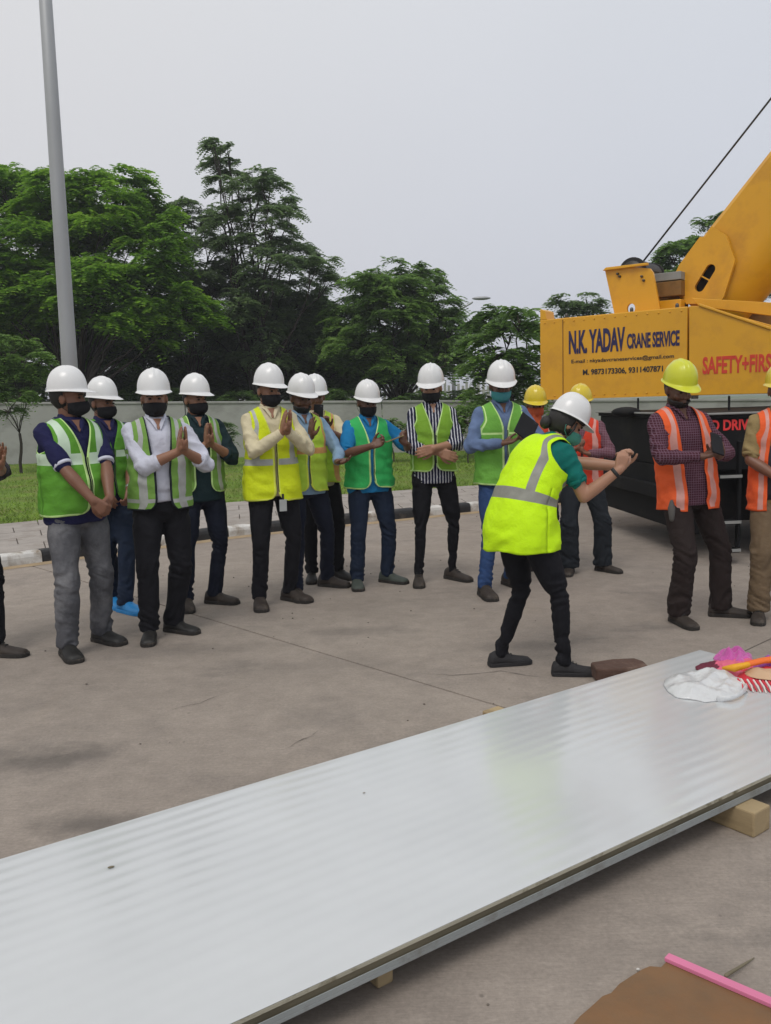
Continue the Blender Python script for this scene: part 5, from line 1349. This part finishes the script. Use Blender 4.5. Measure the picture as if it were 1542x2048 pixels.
    for r_ in range(len(rows) - 1):
        zm = (rows[r_][1] + rows[r_ + 1][1]) / 2
        for c in range(nc - 1):
            a = base + r_ * nc + c; fs.append((a + 1, a, a + nc, a + nc + 1)); xm = abs((c + .5) / nb_ * 2 - 1)
            m_ = cell(zm, 1 - xm * .0 if False else (lerp(.06, 1, xm)), rows[r_ + 1][2])
            if r_ == 0: m_ = 2
            if rows[r_ + 1][2] and (c == 0 or c == nc - 2): m_ = 2
            mi.append(m_)
    me = bpy.data.meshes.new('vest'); me.from_pydata([tuple(v) for v in vs], [], fs); me.polygons.foreach_set('material_index', mi)
    bm = bmesh.new(); bm.from_mesh(me); bmesh.ops.remove_doubles(bm, verts=bm.verts, dist=.0022); bmesh.ops.recalc_face_normals(bm, faces=bm.faces); bm.to_mesh(me); bm.free()
    o = mesh_obj('vest', me, [V['m'], V.get('tape', m_silver), V.get('trim', V['m']), V.get('m2', V['m'])], e, True)
    sd = o.modifiers.new('thickness', 'SOLIDIFY'); sd.thickness = .003; sd.offset = 1
    # zip
    if V.get('zip', True) and open_ < .02:
        q = MB(); zs = [lerp(hem + .07, zn, i / 10) for i in range(11)]
        q.tube([T(*(P(xin(z) + .004, z, True) + Vector((0, -.004, 0)))) for z in zs], .0035 * s, 6); q.build('zip', m_strap, e, True)
    if V.get('pocket'):
        q = MB(); x0, x1, z0, z1 = V['pocket']
        for i in range(6):
            for j in range(5):
                xa, xb = lerp(x0, x1, i / 6), lerp(x0, x1, (i + 1) / 6); a_, b_ = lerp(z0, z1, j / 5), lerp(z0, z1, (j + 1) / 5)
                q.add([T(*(P(x, z, True) + Vector((0, -.006, 0)))) for x, z in ((xa, a_), (xb, a_), (xb, b_), (xa, b_))], [(0, 1, 2, 3)])
        q.build('pocket', V['m'], e, True)
# ---------------------------------------------------------------- the cast
lime = cloth('lime_vest_cloth', (.155, .40, .06), .75, spec=.2, var=.08); lime_d = cloth('grass_green_vest_cloth', (.105, .30, .032), .75, var=.10); brightg = cloth('bright_green_vest_cloth', (.04, .42, .11), .75, var=.06)
olive_v = cloth('faded_lime_vest_cloth', (.18, .34, .07), .75, var=.10); yg9 = cloth('yellowish_lime_vest_cloth', (.21, .40, .04), .75, var=.08); yelv = cloth('neon_yellow_vest_cloth', (.62, .72, .015), .7, var=.05); woman_v = cloth('neon_lime_vest_cloth', (.56, .88, .010), .7, var=.04)
yelg = cloth('yellow_green_vest_cloth', (.46, .66, .06), .75, var=.08); orv = cloth('orange_vest_cloth', (.82, .125, .035), .75, var=.08); redv = cloth('red_vest_cloth', (.62, .055, .025), .75, var=.08)
limew = cloth('pale_lime_trim', (.55, .78, .30), .7); ytrim = cloth('yellow_trim', (.70, .78, .10), .7); ptape = mat('pinkish_tape', (.62, .30, .26), .5, var=.15, vscale=20)
paleband = mat('white_reflective_yoke', (.52, .66, .50), .45, var=.12, vscale=12, bump=.2, bscale=150, bdist=.001)
orange_tape = mat('orange_tape', (.62, .30, .10), .5, var=.15, vscale=20)
c_navy = cloth('navy_cotton', (.014, .015, .060)); c_white = cloth('white_shirt_cotton', (.56, .57, .66), .8); c_teal = cloth('dark_teal_cotton', (.012, .028, .034)); c_cream = cloth('cream_cotton', (.60, .53, .36), .8)
c_lblue = cloth('light_blue_cotton', (.22, .33, .46)); c_blue = cloth('bright_blue_cotton', (.012, .17, .38)); c_denim = cloth('denim_shirt_cotton', (.115, .165, .29), .85, var=.18)
c_khaki = cloth('khaki_cotton', (.27, .20, .09)); c_wgreen = cloth('emerald_cotton', (.005, .135, .115)); c_oran = cloth('orange_cotton', (.50, .10, .04)); c_grey = cloth('dark_grey_cotton', (.05, .045, .055))
def striped(name, c1, c2, scale, direction='X', two=None, w=.5):
    m = cloth(name, c1); n = m.node_tree.nodes; l = m.node_tree.links; p = n['Principled BSDF']
    t = n.new('ShaderNodeTexCoord'); wv = n.new('ShaderNodeTexWave'); wv.bands_direction = direction; wv.inputs['Scale'].default_value = scale; wv.inputs['Distortion'].default_value = .6; wv.inputs['Detail'].default_value = 0; wv.inputs['Detail Scale'].default_value = 4
    l.new(t.outputs['Object'], wv.inputs[0]); r = n.new('ShaderNodeMapRange'); r.inputs[1].default_value = w; r.inputs[2].default_value = w + .12; l.new(wv.outputs['Fac'], r.inputs[0])
    fac = r.outputs[0]
    if two:
        w2 = n.new('ShaderNodeTexWave'); w2.bands_direction = two; w2.inputs['Scale'].default_value = scale; w2.inputs['Distortion'].default_value = .4; w2.inputs['Detail'].default_value = 0; l.new(t.outputs['Object'], w2.inputs[0])
        r2 = n.new('ShaderNodeMapRange'); r2.inputs[1].default_value = w; r2.inputs[2].default_value = w + .12; l.new(w2.outputs['Fac'], r2.inputs[0])
        mx_ = n.new('ShaderNodeMath'); mx_.operation = 'MAXIMUM'; l.new(fac, mx_.inputs[0]); l.new(r2.outputs[0], mx_.inputs[1]); fac = mx_.outputs[0]
    mi = n.new('ShaderNodeMixRGB'); l.new(fac, mi.inputs[0]); mi.inputs[1].default_value = (*c1, 1); mi.inputs[2].default_value = (*c2, 1); l.new(mi.outputs[0], p.inputs['Base Color']); return m
c_stripe = striped('navy_white_striped_cotton', (.016, .018, .045), (.60, .60, .66), 13, 'X', None, .72)
c_plaid = striped('plum_plaid_cotton', (.055, .012, .022), (.15, .085, .12), 21, 'X', 'Z', .80); c_plaid2 = striped('red_plaid_cotton', (.10, .030, .045), (.22, .13, .16), 24, 'X', 'Z', .78)
t_grey = cloth('faded_grey_denim', (.085, .086, .096), .85, var=.3, vscale=5, dirt=(.19, .19, .20), dscale=4, dthr=(.46, .70)); t_blk = cloth('black_trouser_cloth', (.0085, .0085, .0115)); t_nav = cloth('dark_navy_denim', (.010, .013, .026), var=.22)
t_dnm = cloth('dark_blue_denim', (.013, .022, .045), var=.25); t_jean = cloth('mid_blue_denim', (.025, .055, .145), var=.25); t_brn = cloth('dark_brown_trouser_cloth', (.026, .018, .017)); t_khk = cloth('khaki_trouser_cloth', (.165, .115, .070), var=.15); t_slate = cloth('dark_slate_trouser_cloth', (.018, .022, .028))
m_blucov = mat('blue_shoe_cover', (.01, .20, .50), .5, var=.15, bump=.6, bscale=40, bdist=.006); m_blksh = mat('soft_black_shoe', (.018, .017, .019), .8); m_grn_sh = mat('dusty_green_grey_leather', (.05, .062, .052), .7, var=.2)
m_phone = mat('black_phone', (.010, .010, .012), .6, spec=.2); m_screen = mat('phone_glass', (.02, .022, .028), .08, coat=1.0); m_gold = mat('worn_gold_phone', (.22, .16, .06), .4); m_watch = mat('steel_watch', (.5, .5, .5), .3, metal=.8)

tape_w = mat('grey_reflective_tape', (.235, .235, .20), .5, var=.12, vscale=30, bump=.2, bscale=150, bdist=.001)
def A(t, hint, hd=None, pn=(0, 0, -1), pose='relax'): return (t, hint, hd, pn, pose)
def pray(y=-.235, z=1.30, spread=.028, up=(0, -.42, .9), x=0.0, hx=.8, pose='flat', dropR=0):
    return {'R': A((x - spread, y, z - dropR), (-hx, .1, -1), up, (1, 0, 0), pose), 'L': A((x + spread, y, z), (hx, .1, -1), up, (-1, 0, 0), pose)}
GP = 'white helmeted people in green and yellow vests'; GY = 'yellow helmeted workers by the crane'
def phone(P, k, size=(.074, .148, .009), lab='', off=(0, 0, 0), rot=(0, 0, 0), cat='phone', m=m_phone):
    c = P['M'] @ (P['WR'][k] + P['HD'][k][0].normalized() * .10 * P['s'] + Vector(off))
    o = MB().box((-size[0] / 2, -size[2] / 2, -size[1] / 2), (size[0] / 2, size[2] / 2, size[1] / 2)).build('tablet' if cat == 'tablet' else 'mobile_phone', m, None, bevel=.003, loc=c, rot=rot); tag(o, lab, cat)
    q = MB().box((-size[0] / 2 + .004, size[2] / 2 + .0004, -size[1] / 2 + .006), (size[0] / 2 - .004, size[2] / 2 + .0012, size[1] / 2 - .006)).build('screen', m_screen, o)
    q2 = MB().tube([(size[0] * .3, -size[2] / 2 - .002, size[1] * .40), (size[0] * .3, -size[2] / 2 + .001, size[1] * .40)], .005, 10, cap=False).build('camera_lens', m_screen, o); return o
def watch(P, k, m=m_watch):
    e_, w_ = P['EL'][k], P['WR'][k]; d = (w_ - e_).normalized(); c = w_ - d * .03
    q = MB().tube([c - d * .009, c + d * .009], .031 * P['s'], 18, cap=False); q.ell(c + Vector((0, -.030, .004)), (.016, .006, .016)); o = q.build('wristwatch', m, P['e'], True); return o

# 1 man in navy T-shirt and grey jeans, hands clasped low in front
P1 = person('leftmost whole figure in navy T-shirt, green vest and faded grey jeans, hands clasped low', GP, 1.655, R(48), ((136, 1312), (205, 1283)), (R(-14), R(8)),
    {'R': A((-.045, -.345, .955), (-1.1, .15, -.2), (.55, -.5, -.7), (.6, .7, 0), 'clasp'), 'L': A((.045, -.345, .96), (1.1, .15, -.2), (-.7, -.3, -.6), (-.3, .8, 0), 'clasp')},
    dict(m=c_navy, cuffm=c_white), t_grey, dict(m=lime_d, m2=paleband, stripe='hv', band=(1.20, 1.27), vband=(.24, .62), tape=paleband, trim=limew, hem=.885, vneck=1.24, flare=.006), 'w', m_maskk, (R(42), R(2)), sleeves='short', skin=1,
    fit=1.16, belly=.055, build_=1.09, shoes=('boot', None, None), lean=R(2), seed=1)
# 2 man behind with blue shoe covers
P2 = person('person in navy polo and green vest with bright blue shoe covers, half hidden', GP, 1.64, R(40), ((232, 1212), (256, 1224)), (R(-5), R(12)),
    {'R': A((-.10, -.20, .97), (-.8, .8, -.2), (.2, -.4, -.9), (.6, .6, 0), 'relax'), 'L': A((.06, -.24, .95), (.8, .6, -.3), (-.3, -.3, -.9), (-.5, .7, 0), 'clasp')},
    dict(m=c_navy), t_dnm, dict(m=lime_d, stripe='hv', band=(1.20, 1.25), vband=(.3, .5), tape=paleband, hem=.87), 'w', m_maskk, (R(22), R(5)), sleeves='short', skin=1, fit=1.0, shoes=('boot', m_blucov, m_blucov), seed=2, nudge=-11)
watch(P2, 'L')
# 3 white shirt, praying
P3 = person('person in white shirt and green vest pressing his palms together, third from left', GP, 1.64, R(22), ((292, 1278), (340, 1263)), (R(-12), R(40)),
    pray(-.25, 1.26, .016, (.05, -.30, .95), x=.12), dict(m=c_white), t_blk, dict(m=olive_v, stripe='v', vband=(.22, .46), hem=.88, open=.035, vneck=1.12, flare=.01, trim=t_slate, band2=(.93, .955)), 'w', m_maskk, (R(-6), R(5)), sleeves='rolled', tucked=True, skin=0,
    fit=1.12, belly=.035, build_=1.05, shoes=('shoe', None, None), seed=3, nudge=22)
# 4 teal shirt, praying
P4 = person('person in dark teal shirt and open green vest praying, fourth from left', GP, 1.63, R(25), ((367, 1216), (422, 1206)), (R(-10), R(45)),
    pray(-.24, 1.27, .016, (-.05, -.3, .95), x=.03), dict(m=c_teal), t_nav, dict(m=olive_v, stripe='v', vband=(.25, .45), hem=.90, open=.05, vneck=1.15, flare=.01, trim=limew), 'w', m_maskk, (R(24), R(4)), sleeves='rolled', skin=0,
    fit=.92, shoes=('boot', m_shoeb, None), seed=4, nudge=19)
# 5 yellow vest, cream shirt
P5 = person('person in cream shirt and bright yellow vest with palms raised to his chin', GP, 1.685, R(20), ((517, 1213), (578, 1200)), (R(-8), R(32)),
    pray(-.26, 1.30, .018, (.12, -.25, .95), x=.05), dict(m=c_cream), t_blk, dict(m=yelv, stripe='hv', band=(1.06, 1.105), vband=(.36, .58), hem=.80, vneck=1.22, flare=.028, trim=ytrim, pocket=(.05, .15, .86, .98), square=False), 'w', m_maskk, (R(22), R(8)), sleeves='long', skin=0,
    fit=.95, shoes=('boot', m_shoeb, None), seed=5, nudge=8)
# 6 light blue shirt, bearded, clapping
P6 = person('bearded unmasked person in pale blue shirt clapping beside the yellow vested man in cream', GP, 1.64, R(25), ((597, 1196), (660, 1172)), (R(-5), R(40)),
    {'R': A((-.02, -.27, 1.30), (-1, .2, -.7), (.0, -.3, .95), (.9, 0, .3), 'spread'), 'L': A((.16, -.34, 1.10), (.9, .3, -.8), (.45, -.85, .05), (-.4, 0, .9), 'relax')},
    dict(m=c_lblue), t_nav, dict(m=yelg, stripe='hv', band=(1.16, 1.21), vband=(.5, .72), tape=orange_tape, hem=.86, vneck=1.2, flare=.015, trim=ytrim), 'w', None, (R(10), R(12)), sleeves='long', skin=2, beard=True, fit=.98, shoes=('boot', m_shoeb, None), seed=6, nudge=-13)
# 7 behind, phone held up
P7 = person('person behind the bearded man holding a black phone before his face', GP, 1.63, R(8), ((628, 1160), (680, 1155)), (R(-5), R(35)),
    {'R': A((-.03, -.30, 1.36), (-1, .2, -.8), (.0, -.2, 1), (0, -1, .2), 'grip'), 'L': A((.05, -.30, 1.33), (1, .2, -.8), (0, -.2, 1), (0, -1, .2), 'grip')},
    dict(m=c_cream), t_blk, dict(m=yelg, stripe='v', vband=(.45, .75), tape=orange_tape, hem=.87, trim=ytrim), 'w', None, (R(5), R(8)), sleeves='short', skin=1, fit=.95, shoes=('shoe', None, None), seed=7, nudge=-10)
phone(P7, 'R', lab='black phone held upright by the hidden man behind the bearded man', off=(.03, -.03, .0), rot=(R(-8), R(4), R(8)))
# 8 bright blue shirt photographing
P8 = person('person in bright blue shirt and vivid green vest taking a photo with a sideways phone', GP, 1.57, R(14), ((714, 1174), (775, 1164)), (R(-8), R(42)),
    {'R': A((-.035, -.335, 1.245), (-1, .3, -.85), (.75, -.3, .35), (0, -.7, .5), 'grip'), 'L': A((.255, -.30, 1.25), (1, .35, -1), (-.55, -.3, .55), (0, -.7, .5), 'grip')},
    dict(m=c_blue), t_dnm, dict(m=brightg, stripe='none', hem=.87, vneck=1.24, flare=.022, trim=limew, gap=.012), 'w', m_maskk, (R(10), R(12)), sleeves='short', skin=2, fit=1.04, build_=1.05, shoes=('boot', m_grn_sh, None), seed=8)
ph = phone(P8, 'R', lab='thin gold edged phone held sideways by the man in bright blue', off=(.075, -.02, .012), rot=(R(72), 0, R(104)), m=m_gold)
# 9 striped shirt
P9 = person('person in navy and white striped shirt and lime vest, arms crossed low', GP, 1.68, R(4), ((838, 1167), (905, 1158)), (R(-6), R(38)),
    {'R': A((.03, -.225, 1.085), (-1, .3, -.5), (.9, -.25, -.3), (0, 1, 0), 'relax'), 'L': A((-.03, -.265, 1.125), (1, .3, -.5), (-.92, -.2, -.25), (0, 1, 0), 'relax')},
    dict(m=c_stripe, cuff=False), t_blk, dict(m=yg9, stripe='v', vband=(.70, .82), hem=.93, vneck=1.22, flare=.018, trim=limew, tape=limew), 'w', m_maskk, (R(-14), R(14)), sleeves='rolled', skin=3, fit=.74, build_=.93, shoes=('shoe', m_shoeb, None), seed=9, cuff=.85)
# 10 denim shirt with tablet
P10 = person('tall person in denim shirt, teal mask and green vest looking at a dark tablet', GP, 1.69, R(6), ((962, 1192), (1012, 1170)), (R(5), R(20)),
    {'R': A((-.045, -.235, 1.18), (-1, .3, -.6), (.85, -.35, .15), (0, -.2, 1), 'relax'), 'L': A((.13, -.30, 1.18), (1, .3, -.8), (-.35, -.6, .55), (-.1, .1, 1), 'grip')},
    dict(m=c_denim), t_jean, dict(m=lime, stripe='hv', band=(1.24, 1.255), vband=(.60, .72), tape=limew, hem=.86, vneck=1.27, flare=.026, trim=limew, gap=.012), 'w', m_maskt, (R(-4), R(16)), sleeves='long', skin=2, fit=.92, shoes=('boot', m_shoeb, None), seed=10, nudge=19)
phone(P10, 'L', (.15, .20, .010), 'dark tablet held up by the tall man in denim shirt', (.0, -.02, .05), (R(-35), R(38), R(8)), 'tablet')
# 11 worker mostly hidden
P11 = person('worker in yellow helmet and orange top half hidden between the denim shirt and the woman', GY, 1.50, R(5), ((1062, 1135), (1112, 1140)), (R(0), R(20)),
    {'R': A((-.15, -.12, .98), (-1, .8, -.2), (0, -.3, -1), (1, 0, 0), 'relax'), 'L': A((.15, -.12, .98), (1, .8, -.2), (0, -.3, -1), (-1, 0, 0), 'relax')},
    dict(m=c_lblue), t_nav, dict(m=redv, stripe='v', tape=ptape, hem=.88), 'y', None, (R(-4), R(10)), sleeves='long', skin=1, fit=1.0, shoes=('shoe', None, None), seed=11, nudge=-14)
sc11_ = MB(); T11 = P11['T']; M11 = P11['Mh']
sc11_.tube([M11 @ Vector((-.070, .01, .03)), M11 @ Vector((-.05, -.075, .035)), M11 @ Vector((0, -.105, .035)), M11 @ Vector((.05, -.075, .035)), M11 @ Vector((.070, .01, .03))], [.03, .036, .038, .036, .03], 12, ref=(0, 0, 1), flat=.45)
sc11_.tube([M11 @ Vector((0, -.095, .02)), M11 @ Vector((0, -.09, -.03)), T11(0, -.13, 1.40), T11(.0, -.15, 1.30)], [.035, .045, .05, .03], 12, flat=.4, ref=(1, 0, 0))
sc11_.build('face_scarf', c_oran, P11['e'], True)
# 13 worker in red vest
P13 = person('worker in yellow helmet, red orange vest and wide slate trousers behind the woman', GY, 1.50, R(-12), ((1146, 1146), (1212, 1142)), (R(-8), R(52)),
    {'R': A((-.06, -.25, 1.20), (-1, .3, -.7), (.6, -.4, .3), (0, -.2, 1), 'grip'), 'L': A((.06, -.25, 1.16), (1, .3, -.7), (-.7, -.4, .2), (0, -.2, 1), 'grip')},
    dict(m=c_plaid2), t_slate, dict(m=redv, stripe='v', vband=(.30, .52), tape=ptape, hem=.86, vneck=1.26, flare=.012, trim=redv), 'y', None, (R(-22), R(10)), sleeves='long', skin=1, fit=1.35, build_=1.02, shoes=('shoe', m_shoeb, None), beard=False, seed=13, cuff=1.1, nudge=-16)
cl = crumple('cloth_bundle', ((0, 0), (1, 1), (2, 0), (1, -1)), None, None, c_grey, .01, 2, 4, 4) if False else None
# 14 worker in orange vest, looking at phone
P14 = person('worker in lemon yellow helmet, orange vest and plum plaid shirt looking at his phone', GY, 1.62, R(8), ((1356, 1246), (1440, 1232)), (R(4), R(66)),
    {'R': A((-.015, -.285, 1.165), (-1, .25, -.5), (.85, -.35, .2), (0, -.1, 1), 'grip'), 'L': A((.105, -.275, 1.165), (1, .35, -.75), (-.45, -.6, .45), (-.2, 0, 1), 'grip')},
    dict(m=c_plaid, collar=True), t_brn, dict(m=orv, stripe='v', vband=(.10, .32), tape=ptape, hem=.80, open=.065, vneck=1.10, flare=.012, off=.018, trim=orv, square=True, zip=False), 'l', None, (R(6), R(20)), sleeves='long', skin=2, beard=True, fit=1.15, shoes=('shoe', m_shoeb, None), seed=14, cuff=1.08, hip_shift=(-.09, 0), side_lean=-.15)
phone(P14, 'L', (.078, .155, .011), 'black phone held by the worker in plum plaid shirt', (-.02, -.03, .03), (R(-40), R(20), R(10)))
# 15 worker at right edge
P15 = person('worker in khaki shirt and trousers with orange vest, cut by the right edge', GY, 1.565, R(-12), ((1512, 1238), (1566, 1232)), (R(-12), R(30)),
    {'R': A((-.02, -.20, 1.00), (-1.1, .25, -.2), (.8, -.35, -.5), (0, 1, .2), 'relax'), 'L': A((.12, -.18, .98), (1, .5, -.2), (-.6, -.3, -.7), (0, 1, 0), 'relax')},
    dict(m=c_khaki), t_khk, dict(m=orv, stripe='v', vband=(.12, .32), tape=ptape, hem=.78, open=.095, vneck=1.1, flare=.01, off=.018, trim=orv, square=True, zip=False), 'y', None, (R(-10), R(6)), sleeves='short', skin=1, fit=1.2, build_=1.0, shoes=('shoe', m_shoeb, None), seed=15, nudge=12)
uo = MB().tube([P15['T'](0, -.012, z) for z in (.86, 1.0, 1.15, 1.27)], [.148, .150, .152, .15], 22, ref=(1, 0, 0), flat=.80, cap=False); uo.build('dark_undershirt', c_grey, P15['e'], True)
# 0 person cut by the left edge
P0 = person('person cut by the left edge with raised hands and dark trousers', GP, 1.67, R(62), ((-100, 1306), (-8, 1312)), (R(0), R(20)),
    {'R': A((.0, -.32, 1.20), (-.8, .3, -.8), (0, -.35, .95), (1, 0, 0), 'spread'), 'L': A((.045, -.33, 1.20), (.8, .3, -.9), (0, -.35, .95), (-1, 0, 0), 'spread')},
    dict(m=c_grey), t_blk, dict(m=lime_d, stripe='v'), 'w', m_maskk, (R(10), R(5)), sleeves='rolled', skin=0, fit=1.0, shoes=('shoe', m_shoeb, None), seed=20)
# 12 the woman in front
P12 = person('woman in neon yellow vest leaning forward with raised clasped hands, black trousers', GP, 1.545, R(121), ((1128, 1350), (1000, 1331)), (R(-36), R(-21)),
    {'R': A(('px', 1240, 938, -.10), (.0, .0, -1), (-.12, -.25, .93), (.899, -.438, 0), 'clasp'), 'L': A(('px', 1252, 934, .02), (.2, 0, -1), (-.10, -.2, .95), (-.899, .438, 0), 'clasp')},
    dict(m=c_wgreen, collar=False), t_blk, dict(m=woman_v, stripe='hv', band=(1.045, 1.095), vband=(.48, .68), hem=.775, flare=.050, off=.026, vneck=1.25, trim=woman_v, tape=tape_w, zip=False, gap=0.0, band2=None, sh=.012), 'w', m_maskg, (R(-20), R(30)), lean=R(48), sleeves='short', skin=3,
    fit=.84, female=True, hair='bun', shoes=('shoe', m_blksh, m_blksh), seed=12, hip_shift=(0, .06), cuff=.8)
watch(P12, 'R', m_strap)
# id card hanging below the yellow vest
c5 = P5['M'] @ P5['T'](.035, -.165, .765)
idc = MB().box((-.027, -.002, -.043), (.027, .002, .043)).build('id_card', mat('id_card_plastic', (.40, .42, .42), .3), None, bevel=.002, loc=c5, rot=(R(4), 0, R(20))); tag(idc, 'grey identity card hanging below the yellow vest of the man in cream shirt', 'card')
MB().box((-.008, -.0015, .0435), (.008, .0015, .085)).build('lanyard', m_strap, idc)
# keys / bottle hanging at the belt of worker 14
c14 = P14['M'] @ P14['T'](-.165, -.10, .80)
MBk = MB().tube([(0, 0, .06), (.0, 0, .02), (.004, 0, -.05)], [.012, .024, .018], 10); o = MBk.build('tool_pouch', mat('grey_pouch', (.09, .085, .08), .7), None, True, loc=c14); tag(o, 'small grey pouch hanging from the belt of the worker in plum plaid shirt', 'pouch')
# ================================================================ thin haze of a humid overcast day
hz = MB().box((-1250, -70, -1.2), (1250, 2250, 16)).build('haze', None, None)
hm_ = bpy.data.materials.new('haze_air'); hm_.use_nodes = True; n_ = hm_.node_tree.nodes; n_.remove(n_['Principled BSDF'])
pv = n_.new('ShaderNodeVolumePrincipled'); pv.inputs['Density'].default_value = 0.0013; pv.inputs['Color'].default_value = (.92, .94, 1.0, 1)
hm_.node_tree.links.new(pv.outputs[0], n_['Material Output'].inputs['Volume']); hz.data.materials.append(hm_)
tag(hz, 'thin pale haze hanging over the whole place', 'haze', kind='stuff')
